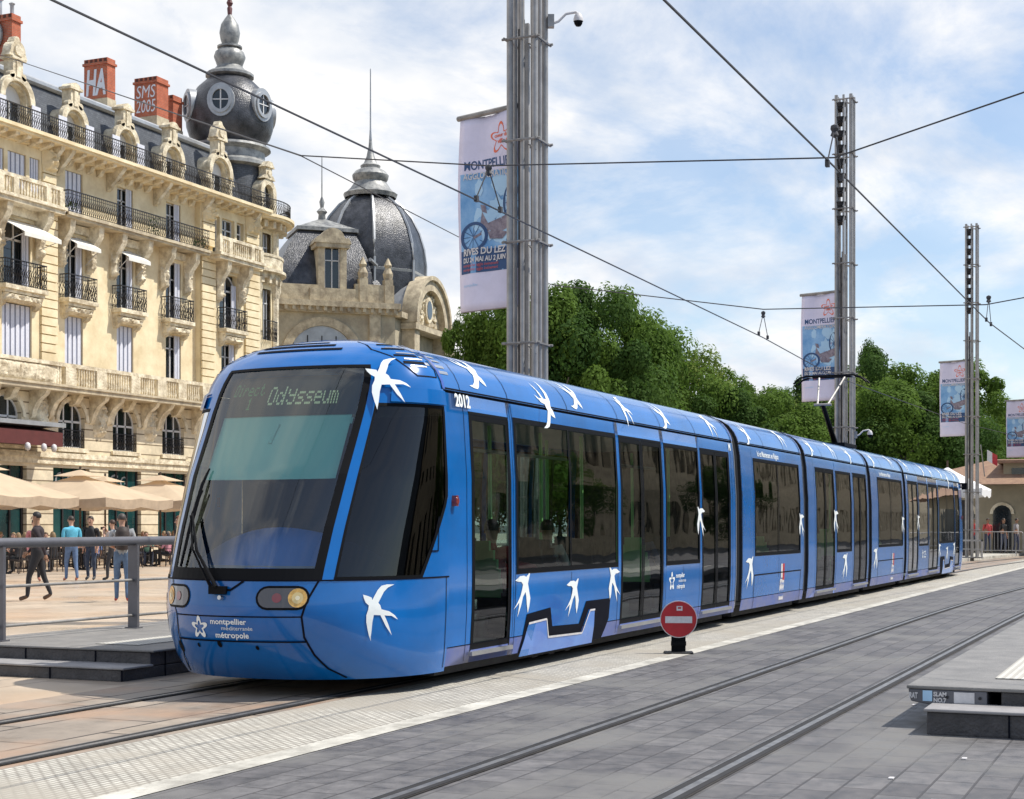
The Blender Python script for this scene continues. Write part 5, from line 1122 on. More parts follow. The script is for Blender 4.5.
# ------------------------------------------------------------------ masts, banners, wires
def make_mast():
    r = empty('lighting_mast', (0, 0, 0))
    for x, y in ((-.215,-.215),(0,-.215),(.215,-.215),(-.215,.215),(0,.215),(.215,.215),(-.215,0),(.215,0)):
        b = MB(); b.tube([(x,y,.0),(x,y,14.3)], .052 if x and y else .036, 8); b.build('tube', M['galv'], r, smooth=50)
    b = MB(); b.box(-.03,.03,-.03,.03,0,9.6); b.build('centre_channel', M['galv'], r)
    for k in range(9):
        z = 1.2+k*1.62; b = MB()
        b.tube([(-.33,-.27,z),(.33,-.27,z)], .022, 5); b.tube([(-.33,.27,z),(.33,.27,z)], .022, 5); b.tube([(-.27,-.33,z),(-.27,.33,z)], .022, 5); b.tube([(.27,-.33,z),(.27,.33,z)], .022, 5); b.tube([(-.25,-.25,z-.18),(.25,.25,z+.18)], .012, 4)
        b.build('brace', M['galv2'], r)
    for k in range(9):
        b = MB(); z = 13.95-k*.42; b.obox((-.12,.12,z), .22, .22, .2, Matrix.Rotation(R(20), 3, 'Y')); b.lathe([(.0,z-.02),(.13,z),(.16,z+.12)], -.15, .1, 10); b.build('floodlight', M['dark'], r, smooth=40)
    b = MB(); b.tube([(-.1,.1,.3),(-.12,.08,5),(-.08,.1,9.5)], .03, 5); b.tube([(.1,.08,.3),(.08,.1,9.7)], .022, 5); b.build('cable_bundle', M['cable'], r)
    b = MB(); b.box(-.42,.42,-.42,.42,0,.05); b.build('base_plate', M['galv2'], r)
    return r
mast_pos = [(23.25, 9.79), (46.8, 9.45), (69.6, 8.62), (92.8, 8.25)]
labels = ['steel tube mast rising behind the tram roof out of the top of the picture', 'steel tube mast between the two nearest trees groups, behind the pantograph', 'slimmer looking steel mast standing just beyond the rear of the tram', 'farthest steel mast at the right edge beyond the pavilion pavement']
labels[1] = 'second nearest steel tube mast, standing behind the pantograph'
mast0 = make_mast(); masts = []
for i, (x, y) in enumerate(mast_pos):
    m_ = mast0 if i == 0 else copy_tree(mast0); m_.location = (x, y, 0.13 if i > 1 else 0); tag(m_, labels[i], 'mast', 'steel masts along the tram line'); masts.append(m_)
banner_mats = [M['lilac'], M['bluegrad'], M['navy'], M['orange'], M['signw'], M['rider'], M['redtxt'], M['bluelt']]
def make_banner():
    r = empty('event_banner', (0, 0, 0))
    d = Vector((.30, .954, 0)); n = Vector((-.954, .30, 0)); w = 1.28; h = 3.2
    def fn(off=0.0):
        def f(u, v): s = 1.46-u; return d*s + Vector((0, 0, 5.08+v)) + n*(off + .05*math.sin(u*3.1+v*.9) + .015*math.sin(u*9-v*2.2) + .03*math.sin(v*2.6+.5)*u)
        return f
    b = MB(); nx, nz = 10, 24; f0, f1 = fn(0), fn(-.008)
    vv = [f0(w*i/nx, h*j/nz) for j in range(nz+1) for i in range(nx+1)]; b.add(vv, [(j*(nx+1)+i, j*(nx+1)+i+1, (j+1)*(nx+1)+i+1, (j+1)*(nx+1)+i) for j in range(nz) for i in range(nx)])
    o = b.build('cloth', M['lilac'], r, recalc=False, smooth=60); sm_ = o.modifiers.new('t', 'SOLIDIFY'); sm_.thickness = .006; sm_.offset = 1
    def grid(mb, u0, u1, v0, v1, off, mi, k=8):
        f = fn(off); vv = [f(u0+(u1-u0)*i/k, v0+(v1-v0)*j/k) for j in range(k+1) for i in range(k+1)]; mb.add(vv, [(j*(k+1)+i, j*(k+1)+i+1, (j+1)*(k+1)+i+1, (j+1)*(k+1)+i) for j in range(k) for i in range(k)], mi)
    b = MB(); grid(b, .05, w-.03, .62, 2.28, .008, 1, 12); grid(b, .05, w-.03, .62, 1.0, .011, 2, 6)
    # splash shapes
    for k in range(16):
        cx, cz = random.uniform(.2, 1.1), random.uniform(1.15, 2.1); rr4 = random.uniform(.06, .2); b.decal(tri2d([(cx+rr4*random.uniform(.6,1)*math.cos(R(30*i)), cz+rr4*random.uniform(.6,1.3)*math.sin(R(30*i))) for i in range(12)], 0), fn(.012+.0004*k), 7)
    def ring(cx, cz, r0, r1, sx, mi, off):
        n_ = 28; vv = [(cx+sx*q*math.cos(2*math.pi*i/n_), cz+q*math.sin(2*math.pi*i/n_)) for q in (r0, r1) for i in range(n_)]; b.decal((vv, [(i, (i+1) % n_, n_+(i+1) % n_, n_+i) for i in range(n_)]), fn(off), mi)
    ring(1.08, 1.72, .26, .32, .62, 2, .021); ring(.34, 1.22, .20, .25, 1.15, 2, .021); ring(1.08, 1.72, .05, .08, .7, 2, .021)
    for a in range(0, 180, 30):
        for (cx, cz, r_, sx) in ((1.08,1.72,.28,.62),(.34,1.22,.22,1.15)): b.ribbon([(cx-sx*r_*math.cos(R(a)), cz-r_*math.sin(R(a))), (cx+sx*r_*math.cos(R(a)), cz+r_*math.sin(R(a)))], .010, fn(.0215), 2)
    for P in ([(.5,1.62),(.62,1.42),(.85,1.50),(1.15,1.58),(1.15,1.36),(.9,1.28),(.72,1.26),(.6,1.34),(.48,1.44)], [(.62,1.28),(.8,1.3),(1.0,1.24),(.9,1.14),(.66,1.16)], [(.50,1.62),(.46,1.74),(.56,1.72),(.60,1.58)], [(.34,1.22),(.66,1.36),(.68,1.31),(.36,1.18)]): b.decal(tri2d(P), fn(.022), 5)
    # star outline in orange-red and lettering
    sv_, sf = star_ribbon(.27, .16); b.decal(([(x+.90, y+2.78) for x, y in sv_], sf), fn(.010), 3)
    b.decal(text2d('coeur de', .085, 'CENTER', bold=.002), fn(.012), 3, .90, 2.80); b.decal(text2d('ville', .10, 'CENTER', bold=.003), fn(.012), 3, .90, 2.70)
    b.decal(text2d('MONTPELLIER', .205, bold=.004), fn(.012), 2, .12, 2.34, .78); b.decal(text2d('AGGLOMÉRATION', .15, bold=.003), fn(.024), 4, .12, 2.18, .78)
    b.decal(text2d('RIVES DU LEZ', .155, bold=.005), fn(.024), 4, .12, .92, .92); b.decal(text2d('DU 24 MAI AU 2 JUIN', .115, bold=.004), fn(.024), 4, .12, .80, .82)
    for k in range(2): b.decal(text2d('montpellier agglo événement', .07), fn(.024), 6, .12, .73-.07*k, .9)
    b.decal(text2d('montpellier', .07), fn(.010), 7, .12, .40); 
    b.build('banner_print', banner_mats, o, recalc=False)
    b = MB(); b.tube([d*1.52+Vector((0,0,8.32)), d*.1+Vector((0,0,8.32))], .045, 8); b.tube([d*1.44+Vector((0,0,5.08)), d*.2+Vector((0,0,5.08))], .012, 6); b.build('banner_pole', M['galv2'], r, smooth=40)
    return r
bl_ = ['large event banner on the nearest mast, bicycle print below an orange star', 'second event banner from the left, hanging above the pantograph', 'small looking event banner on the mast behind the rear of the tram', 'event banner cut by the right edge of the picture']
ban0 = make_banner()
for i, (x, y) in enumerate(mast_pos):
    o = ban0 if i == 0 else copy_tree(ban0); o.location = (x, y, (0, .2, .3, .3)[i]); tag(o, bl_[i], 'banner', 'event banners hung on the masts')
def cctv(loc, rz, label):
    r = empty('dome_camera', loc); tag(r, label, 'camera', 'dome cameras on the masts'); Mz = Matrix.Translation(loc) @ Matrix.Rotation(R(rz), 4, 'Z')
    def P(x, y, z): return Mz @ Vector((x, y, z))
    b = MB(); b.tube([P(0,0,0), P(.08,0,.03), P(.2,0,.15), P(.36,0,.18), P(.40,0,.15)], .022, 8); b.build('arm', M['signw'], r, smooth=40)
    b = MB(); b.obox(P(-.04,0,.03), .10, .12, .2, Mz.to_3x3()); b.build('bracket', M['galv'], r)
    c = P(.40, 0, .02); b = MB(); b.lathe([(.0,.15),(.04,.14),(.065,.10),(.08,.05),(.08,.01)], 0, 0, 14); b.build('housing', M['signw'], r, smooth=40, xf=Matrix.Translation(c))
    b = MB(); b.lathe([(.072,.01),(.065,-.03),(.04,-.065),(.0,-.075)], 0, 0, 14); b.build('dome', M['black'], r, smooth=60, xf=Matrix.Translation(c))
cctv((23.45, 9.42, 9.62), -66, 'white dome camera high on the nearest mast at the top of the picture')
cctv((47.0, 9.15, 4.2), -66, 'white dome camera low on the mast behind the pantograph')
def wire(name, pts, r_, label, sag=0.0):
    P = []
    for a, b in zip(pts, pts[1:]):
        a, b = Vector(a), Vector(b); n = 14
        for i in range(n): t = i/n; p = a.lerp(b, t); p.z -= 4*sag*t*(1-t); P.append(p)
    P.append(Vector(pts[-1])); b = MB(); b.tube(P, r_, 5); return tag(b.build(name, M['cable'], smooth=60), label, 'wire')
wire('contact_wire', [(-6,7.75,5.5),(4,7.75,5.47),(17.2,7.75,5.38),(30.4,7.75,5.24),(36.8,7.75,5.06),(58,7.5,5.2),(85,4.9,5.2),(120,-2,5.2)], .0105, 'overhead contact wire above the blue tram, touching its pantograph')
wire('contact_wire', [(-6,3.4,5.2),(4,3.4,5.2),(16.3,3.4,5.26),(29.4,3.35,5.2),(45,2.8,5.2),(70,.4,5.2)], .0105, 'overhead contact wire above the empty near track, falling steeply at the right')
J = (17.83, 10.75, 6.4); K = (31.5, 12.7, 6.74)
wire('span_wire', [J, (17.2,7.75,5.86), (16.3,3.4,5.36), (15.45,1.4,5.62), (14.0,-4.0,6.9)], .009, 'span wire crossing in front of the nearest banner towards the upper right')
wire('span_wire', [(52.9,50,22.9), J], .012, 'anchor wire running down from the apartment building roofline')
wire('span_wire', [J, K], .008, 'thin wire descending from the wire junction to behind the nearest mast')
wire('span_wire', [K, (30.4,7.75,5.80), (29.4,3.4,5.52), (28.6,1.2,5.70), (26,-6,7)], .011, 'farther span wire crossing left of and behind the second mast')
def hanger(p, label):
    b = MB(); x, y, z = p
    b.tube([(x,y,z),(x-.35,y,z-.42)], .008, 4); b.tube([(x,y,z),(x+.35,y,z-.42)], .008, 4); b.lathe([(.0,z+.05),(.04,z+.03),(.045,z),(.03,z-.03),(.045,z-.07),(0,z-.1)], x, y, 8); b.box(x-.38, x-.32, y-.02, y+.02, z-.47, z-.40); b.box(x+.32, x+.38, y-.02, y+.02, z-.47, z-.40)
    tag(b.build('wire_hanger', M['cable']), label, 'wire fitting', 'insulated hangers between the wires')
hanger((17.2,7.75,5.83), 'insulated hanger in front of the nearest banner'); hanger((30.4,7.75,5.72), 'insulated hanger right of the nearest mast, seen against the sky')
hanger((16.3,3.4,5.66), 'insulated hanger crossing the second mast'); hanger((29.4,3.35,5.64), 'insulated hanger near the right edge above the third mast')

# ------------------------------------------------------------------ platforms and fence
def slab(mb, x0, x1, y0, y1, z0, z1, mi=0, nose=.0): mb.box(x0, x1, y0, y1, z0, z1, mi)
lp = empty('tram_platform', (12.6, 9.6, 0), 'low dark stone platform with two steps and a grey top beside the tram front', 'platform')
b = MB(); x = 12.60
b.box(12.60, 20, 9.62, 14, .0, .115); b.build('lower_step', M['basalt'], lp)
b = MB(); b.box(12.57, 13.06, 9.58, 14, .118, .14); b.build('lower_tread', M['steptop'], lp)
b = MB(); b.box(13.06, 46, 9.62, 12.35, .12, .255); b.build('upper_step', M['basalt'], lp)
b = MB(); b.box(13.03, 46, 9.56, 12.40, .258, .28); b.build('platform_top', M['basalttop'], lp)
b = MB(); b.box(13.5, 46, 10.1, 10.65, .284, .288); b.build('tactile_paving', M['tactile'], lp)
b = MB()
for y in (9.62+.0, 10.5, 11.4, 12.3, 13.2): b.box(12.592, 12.6, y-.008, y+.008, .002, .115)
for y in (10.3, 11.2, 12.1): b.box(13.052, 13.06, y-.008, y+.008, .142, .255)
b.build('stone_joint', M['seam'], lp)
b = MB()
for x in (13.3, 14.2, 15.1, 16.0): b.box(x, x+.01, 9.612, 9.62, .002, .25)
b.build('edge_joint', M['seam'], lp)
fc = empty('platform_railing', (13.6, 11.85, .28), 'grey steel railing on the platform left of the tram', 'railing')
for x in (13.40, 15.75, 18.1, 20.4):
    b = MB(); b.box(x-.02, x+.02, 11.78, 11.92, .28, 1.30); b.box(x-.06, x+.06, 11.76, 11.94, .28, .295); b.build('post', M['greymetal'], fc)
    b = MB(); b.tube([(x,11.85,1.28),(x,11.85,1.31)], .02, 6); b.build('post_collar', M['galv2'], fc)
b = MB(); b.tube([(13.1,11.85,1.345),(20.6,11.85,1.345)], .055, 14); b.build('top_rail', M['greymetal'], fc, smooth=60)
for z in (.89, .46):
    b = MB(); b.tube([(13.1,11.85,z-.02),(20.4,11.85,z-.02)], .018, 8); b.build('mid_rail', M['galv2'], fc, smooth=60)
rp_ = empty('tram_platform', (11.8, 1.9, 0), 'low dark platform end with stickers and white tactile paving at the right edge', 'platform')
b = MB(); b.box(11.78, 40, -3, 1.78, .0, .17); b.build('lower_step', M['basalt'], rp_)
b = MB(); b.box(11.75, 12.2, -3, 1.80, .172, .196); b.build('lower_tread', M['steptop'], rp_)
b = MB(); b.box(12.2, 40, -3, 1.30, .18, .292); b.build('upper_step', M['basalt'], rp_)
b = MB(); b.box(12.17, 40, -3, 1.99, .294, .322); b.build('platform_top', M['basalttop'], rp_)
b = MB(); b.prism([(1.40,.175),(1.80,.175),(1.96,.20),(1.98,.292),(1.40,.292)], 27.8, 'x', 12.18); b.build('edge_beam', M['greymetal'], rp_)
b = MB(); b.box(12.9, 40, .55, 1.42, .326, .332); b.build('tactile_paving', M['tactile'], rp_)
b = MB(); b.box(12.174, 12.178, 1.49, 1.64, .198, .28, 0); b.box(12.174, 12.178, 1.80, 1.87, .205, .285, 1)
b.decal(text2d('RAT', .06, bold=.003), lambda u, v: (12.172, 1.97-u*.55, .225+v), 0); b.decal(text2d('SLAM', .045, bold=.002), lambda u, v: (12.172, 1.79-u*.9, .245+v), 0); b.decal(text2d('NO.7', .045, bold=.002), lambda u, v: (12.172, 1.79-u*.9, .20+v), 0)
b.build('sticker', [M['signw'], M['bluelt']], rp_, recalc=False)
b = MB()
for y in (1.45, 1.69): b.tube([(12.165,y,.24),(12.178,y,.24)], .012, 8)
b.build('bolt', M['dark'], rp_)
b = MB()
for y in (1.2, .3, -.6): b.box(11.772, 11.78, y-.006, y+.006, .002, .17); b.box(12.192, 12.2, y-.25, y-.238, .2, .29)
b.build('stone_joint', M['seam'], rp_)

for par in (lp, rp_):
    for ch in par.children:
        if ch.name.split('.')[0] in ('lower_step','upper_step','platform_top','lower_tread','edge_beam'): m_ = ch.modifiers.new('bevel', 'BEVEL'); m_.width = .009; m_.segments = 2; m_.limit_method = 'ANGLE'
# ------------------------------------------------------------------ no-entry sign
sg = empty('no_entry_sign', (18.0, 5.62, 0), 'round red no-entry sign with white bar on a short black post beside the tram', 'sign')
ang = R(23.4-3); Ms = Matrix.Translation((18.0, 5.62, .415)) @ Matrix.Rotation(ang, 4, 'Z')
def disc(mb, r_, x0, x1, mi, n=32): mb.add([Ms @ Vector((x, r_*math.cos(2*math.pi*i/n), r_*math.sin(2*math.pi*i/n))) for x in (x0, x1) for i in range(n)], [tuple(range(n)), tuple(range(n, 2*n))]+[(i, (i+1) % n, n+(i+1) % n, n+i) for i in range(n)], mi)
b = MB(); disc(b, .222, -.012, .012, 0); b.build('disc_rim', M['signw'], sg)
b = MB(); disc(b, .212, -.017, -.012, 0); o = b.build('disc_face', M['red'], sg)
b = MB(); b.obox(Ms @ Vector((-.019,0,-.005)), .004, .32, .08, Ms.to_3x3()); b.build('white_bar', M['signw'], o)
b = MB(); b.obox(Ms @ Vector((-.019,-.01,.13)), .004, .07, .055, Ms.to_3x3()); b.obox(Ms @ Vector((-.022,-.01,.135)), .002, .04, .02, Ms.to_3x3(), 1); b.build('sticker', [M['signw'], M['red']], o)
b = MB(); b.obox(Ms @ Vector((.03,0,-.24)), .03, .17, .34, Ms.to_3x3()); b.obox(Ms @ Vector((.01,0,-.29)), .06, .18, .05, Ms.to_3x3()); b.build('post', M['black'], sg)
b = MB(); b.obox(Ms @ Vector((.02,0,-.40)), .26, .34, .02, Ms.to_3x3()); b.build('base_plate', M['dark'], sg)

# ------------------------------------------------------------------ café terrace
def umbrella(x, y, s, label, ztop=3.5, ze=2.55, m1_='canvas', m2_='canvas2', rz=0, cap=True):
    r = empty('market_umbrella', (x, y, 0)); tag(r, label, 'umbrella', 'café umbrellas'); Mz = Matrix.Translation((x, y, 0)) @ Matrix.Rotation(R(rz), 4, 'Z'); h = s/2
    b = MB(); n = 12; nr = 8; vv = []; P8 = [(-1,-1),(0,-1.0),(1,-1),(1.0,0),(1,1),(0,1.0),(-1,1),(-1.0,0)]
    per = []
    for (a, c), (d, e) in zip(P8, P8[1:]+P8[:1]):
        for i in range(4): t = i/4; per.append((a+(d-a)*t, c+(e-c)*t, .12*math.sin(math.pi*t)))
    for j in range(nr+1):
        t = j/nr
        for (a, c, sg_) in per: vv.append(Mz @ Vector((a*h*t, c*h*t, ztop-(ztop-ze)*(t**.9) - sg_*t*t*.6)))
    m = len(per); b.add(vv, [(j*m+i, j*m+(i+1) % m, (j+1)*m+(i+1) % m, (j+1)*m+i) for j in range(nr) for i in range(m)]); b.build('canopy', M[m1_], r, smooth=40, recalc=False)
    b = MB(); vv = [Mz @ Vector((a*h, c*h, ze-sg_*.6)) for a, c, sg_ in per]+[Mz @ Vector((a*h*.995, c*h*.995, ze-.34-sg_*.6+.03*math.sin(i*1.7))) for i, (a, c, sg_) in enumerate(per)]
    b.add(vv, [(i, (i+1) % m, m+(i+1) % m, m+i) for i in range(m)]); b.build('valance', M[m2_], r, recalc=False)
    if cap:
        b = MB(); vv = [Mz @ Vector((a*q, c*q, z)) for q, z in ((.02, ztop+.17), (h*.28, ztop-.08)) for a, c, _ in per]; b.add(vv, [(i, (i+1) % m, m+(i+1) % m, m+i) for i in range(m)]); b.build('vent_cap', M[m1_], r, recalc=False)
    b = MB(); b.tube([Mz @ Vector((0,0,.05)), Mz @ Vector((0,0,ztop+.3))], .045, 8); b.build('pole', M['wood'], r, smooth=50)
    for a, c in ((-1,-1),(1,-1),(1,1),(-1,1)):
        b = MB(); b.tube([Mz @ Vector((0,0,ztop-.06)), Mz @ Vector((a*h*.98,c*h*.98,ze-.03))], .02, 4); b.tube([Mz @ Vector((0,0,ze-.3)), Mz @ Vector((a*h*.5,c*h*.5,(ztop+ze)/2-.12))], .016, 4); b.build('rib', M['wood'], r)
    b = MB(); b.lathe([(.4,.0),(.4,.06),(.08,.12),(.06,.3)], x, y, 12); b.build('foot', M['dark'], r, smooth=30)
umbrella(43.0, 39.3, 5.4, 'cream café umbrella cut by the left edge, nearest of the row', rz=10, ztop=3.75)
umbrella(48.9, 39.3, 5.2, 'cream café umbrella with a raised cap in the middle of the row', rz=8)
umbrella(55.4, 40.3, 5.2, 'cream café umbrella partly hidden by the tram windscreen edge', rz=5)
umbrella(50.8, 45.6, 4.6, 'cream café umbrella in the back row beside the maroon awning', rz=0, ztop=3.9, ze=2.9)
umbrella(58.5, 45.6, 4.6, 'cream café umbrella in the back row behind the middle one', rz=0, ztop=3.6, ze=2.7)
umbrella(76.5, 10.6, 3.6, 'white square umbrella behind the third mast', ztop=4.3, ze=3.25, m1_='canvasw', m2_='canvasw', cap=False)
# tables and chairs
def make_table():
    r = empty('cafe_table', (0,0,0)); b = MB(); b.lathe([(0,.72),(.38,.72),(.38,.75),(0,.75)], 0, 0, 14); b.build('table_top', M['chair'], r); b = MB(); b.tube([(0,0,.02),(0,0,.72)], .03, 6); b.lathe([(.25,.0),(.25,.03),(.03,.06)], 0, 0, 10); b.build('pedestal', M['dark'], r); return r
def make_chair():
    r = empty('cafe_chair', (0,0,0)); b = MB(); b.box(-.22,.22,-.22,.22,.42,.46); b.build('seat', M['chair'], r)
    b = MB()
    for i in range(5): b.tube([(-.22-.02*i/4, -.2+.1*i, .46), (-.28, -.2+.1*i, .88)], .018, 4)
    b.tube([(-.28,-.22,.88),(-.28,.22,.88)], .025, 5); b.build('backrest', M['chair'], r)
    for x, y in ((-.2,-.2),(.2,-.2),(-.2,.2),(.2,.2)): b = MB(); b.tube([(x,y,.42),(x*1.1,y*1.1,0)], .018, 4); b.build('leg', M['chair'], r)
    for s in (-1, 1): b = MB(); b.tube([(-.26,s*.22,.66),(.2,s*.23,.66),(.2,s*.22,.44)], .018, 4); b.build('armrest', M['chair'], r)
    return r
t0 = make_table(); c0 = make_chair(); first = True; random.seed(3)
tabs = [(39.3,34.6),(41.6,34.9),(43.8,35.1),(46.0,35.3),(48.2,35.5),(50.6,35.7),(53.0,36.0),(41.0,37.4),(43.6,37.6),(46.4,37.8),(49.2,38.0),(51.6,38.2),(54.6,38.2)]
seats_ = []
for i, (x, y) in enumerate(tabs):
    t = t0 if i == 0 else copy_tree(t0); t.location = (x, y, 0.002); tag(t, 'dark round café table under the cream umbrellas', 'table', 'café tables on the terrace')
    for k in range(3):
        a = random.uniform(0, 60)+120*k; c = c0 if first else copy_tree(c0); first = False
        c.location = (x+.72*math.cos(R(a)), y+.72*math.sin(R(a)), 0.002); c.rotation_euler = (0, 0, R(a+180)); tag(c, 'dark wicker café chair under the cream umbrellas', 'chair', 'café chairs on the terrace'); seats_.append((c.location.copy(), a+180))

# ------------------------------------------------------------------ people
def skin_mesh(joints, edges, rad, root, sub=1):
    me = bpy.data.meshes.new('b'); names = list(joints); idx = {n: i for i, n in enumerate(names)}
    me.from_pydata([joints[n] for n in names], [(idx[a], idx[b]) for a, b in edges], [])
    ob = bpy.data.objects.new('b', me); COL.objects.link(ob)
    ob.modifiers.new('s', 'SKIN'); bm = bmesh.new(); bm.from_mesh(me); L = bm.verts.layers.skin.verify(); bm.verts.ensure_lookup_table()
    for n in names: v = bm.verts[idx[n]][L]; v.radius = rad[n] if isinstance(rad[n], tuple) else (rad[n], rad[n]); v.use_root = (n == root)
    bm.to_mesh(me); bm.free(); sb_ = ob.modifiers.new('u', 'SUBSURF'); sb_.levels = sub; sb_.render_levels = sub
    dg = bpy.context.evaluated_depsgraph_get(); r = bpy.data.meshes.new_from_object(ob.evaluated_get(dg)); bpy.data.objects.remove(ob); return r
_pm = {}
def cmat(col, rough=.8):
    if col not in _pm: _pm[col] = mat('cloth %d' % len(_pm), col, rough, var=.18, vs_=9)
    return _pm[col]
def person(loc, face, label, top=(.3,.3,.3), legs=(.05,.06,.1), shoes=(.04,.03,.03), hair=(.03,.02,.015), skin='skin', h=1.74, stride=(0,0), arms=None, seated=False, sleeves='short', longhair=False, bulk=1.0, group=None, skirt=False, headturn=0, lean=0.0, cat='person'):
    J = {}; lw = .09
    hp = .93 if not seated else .50
    def A(n, x, y, z): J[n] = Vector((x, y, z))
    A('pel', 0, 0, hp); A('belly', .01+lean*.3, 0, hp+.14); A('chest', .0+lean*.7, 0, hp+.36); A('neck', .01+lean, 0, hp+.54); A('head0', .03+lean, 0, hp+.61); A('head1', .035+lean, 0, hp+.70); A('head2', .02+lean, 0, hp+.78)
    for s, sd in ((1, 'l'), (-1, 'r')):
        st = stride[0 if s == 1 else 1]
        A('hip'+sd, 0, s*lw, hp-.04)
        if seated: A('knee'+sd, .44, s*.13, hp+.02); A('ank'+sd, .42+st*.2, s*.13, .09); A('toe'+sd, .56+st*.2, s*.14, .04)
        else: A('knee'+sd, st*.24+.03, s*(lw+.01), .49); A('ank'+sd, st*.42-.03, s*(lw+.01), .09+max(0, -st)*.07); A('toe'+sd, st*.42+.13, s*(lw+.025), .04)
        A('sh'+sd, .0+lean*.9, s*.185*bulk, hp+.47)
        ar = (arms or {}).get(sd, 'down')
        E_, H_ = {'down': ((-.03, .215, .19), (.04, .20, -.06)), 'swingf': ((.07, .22, .19), (.24, .19, .02)), 'swingb': ((-.13, .22, .20), (-.20, .21, -.03)), 'pocket': ((-.08, .30, .20), (.05, .20, .02)),
                  'face': ((.14, .22, .26), (.26, .08, .52)), 'fwd': ((.05, .24, .20), (.30, .16, .20)), 'table': ((.12, .25, .20), (.38, .12, .24)), 'phone': ((.06, .27, .26), (.12, .12, .58)), 'bent': ((-.02, .22, .19), (.20, .10, .14))}[ar]
        A('el'+sd, E_[0]+lean*.6, s*E_[1]*bulk, hp+E_[2]); A('wr'+sd, H_[0]+lean*.4, s*H_[1]*bulk, hp+H_[2])
        d = (J['wr'+sd]-J['el'+sd]).normalized(); J['palm'+sd] = J['wr'+sd]+d*.085
    rad = dict(pel=(.14*bulk,.105*bulk), belly=(.135*bulk,.10*bulk), chest=(.155*bulk,.11*bulk), neck=.05, head0=.062, head1=(.078,.088), head2=(.066,.075))
    ed = [('pel','belly'),('belly','chest'),('chest','neck'),('neck','head0'),('head0','head1'),('head1','head2')]
    for sd in 'lr':
        rad.update({'hip'+sd: .088*bulk, 'knee'+sd: .058, 'ank'+sd: .042, 'toe'+sd: (.042,.03), 'sh'+sd: .062*bulk, 'el'+sd: .043, 'wr'+sd: .029, 'palm'+sd: (.036,.018)})
        ed += [('pel','hip'+sd),('hip'+sd,'knee'+sd),('knee'+sd,'ank'+sd),('ank'+sd,'toe'+sd),('chest','sh'+sd),('sh'+sd,'el'+sd),('el'+sd,'wr'+sd),('wr'+sd,'palm'+sd)]
    k = h/1.72
    me = skin_mesh(J, ed, rad, 'pel', 2); co = [v.co.copy() for v in me.vertices]; fs = [tuple(p.vertices) for p in me.polygons]; bpy.data.meshes.remove(me)
    # region colours by nearest bone
    segs = []
    for a, b_ in ed:
        if 'toe' in b_: m_ = 2
        elif a in ('pel',) and b_ == 'belly' or a in ('belly', 'chest') and b_ in ('chest', 'neck') or b_.startswith('sh'): m_ = 0
        elif b_.startswith('el'): m_ = 0
        elif b_.startswith('wr'): m_ = 0 if sleeves == 'long' else 3
        elif 'palm' in b_ or 'head' in b_: m_ = 3
        else: m_ = 1
        segs.append((J[a], J[b_], m_))
    mi = []
    for f in fs:
        c = sum((co[i] for i in f), Vector())/len(f); best = (9, 0)
        for a, b_, m_ in segs:
            ab = b_-a; t = max(0, min(1, (c-a).dot(ab)/ab.length_squared)); dd = (c-(a+ab*t)).length
            if sleeves == 'short' and m_ == 0 and a.z < hp+.5 and False: pass
            if dd < best[0]: best = (dd, m_)
        m_ = best[1]
        if m_ == 3 and c.z < hp+.575 and abs(c.y) < .12 and c.z > hp+.35 and not (arms and 'face' in arms.values()): m_ = 3 if c.z > hp+.55 else 0
        mi.append(m_)
    B = MB(); B.v = [tuple(p) for p in co]; B.f = fs; B.m = mi
    hc = J['head1']
    # nose, ears, eyes, mouth
    for s in (-1, 1): B.lathe([(0,-.03),(.018,-.02),(.022,0),(.018,.025),(0,.032)], hc.x-.005, s*.083, 6, 3) if False else B.obox(hc+Vector((-.005, s*.082, -.005)), .03, .016, .055, None, 3)
    for s in (-1, 1): B.obox(hc+Vector((.080, s*.030, .012)), .012, .022, .010, None, 4)
    nz_ = hc+Vector((.085, 0, -.012)); B.add([nz_+Vector((0,-.014,-.02)), nz_+Vector((0,.014,-.02)), nz_+Vector((.026,0,-.016)), nz_+Vector((-.004,0,.035))], [(0,1,2),(1,3,2),(3,0,2),(0,3,1)], 3)
    B.obox(hc+Vector((.076, 0, -.052)), .012, .045, .008, None, 4)
    # fingers and thumbs
    for s, sd in ((1, 'l'), (-1, 'r')):
        p, w = J['palm'+sd], J['wr'+sd]; d = (p-w).normalized(); side = Vector((1, 0, 0)) if abs(d.x) < .7 else Vector((0, 0, 1)); side = (side - d*side.dot(d)).normalized(); cu = d.cross(side).normalized()*(-s)
        for q, (o_, L_) in enumerate(((-.027,.06),(-.009,.072),(.009,.068),(.027,.052))):
            a = p+side*o_*-1; B.tube([a, a+d*L_*.5+cu*.006, a+d*L_*.85+cu*.026], [.0095,.0085,.006], 5, 3)
        a = w+d*.03+side*.028; B.tube([a, a+side*.022+d*.025, a+side*.022+d*.055+cu*.01], [.011,.010,.007], 5, 3)
    if skirt: B.lathe([(.13,hp+.06),(.17,hp-.1),(.21,hp-.35),(.20,hp-.36)], 0, 0, 14, 1)
    T = Matrix.Translation(loc) @ Matrix.Rotation(R(face), 4, 'Z') @ Matrix.Scale(k, 4)
    o = B.build('person', [cmat(top), cmat(legs), cmat(shoes, .5), M[skin], M['black']], None, loc=loc, smooth=70, xf=T, recalc=False)
    tag(o, label, cat, group)
    H = MB(); c = J['head1']+Vector((-.012, 0, .03)); vv = []; n = 14; rows = 7
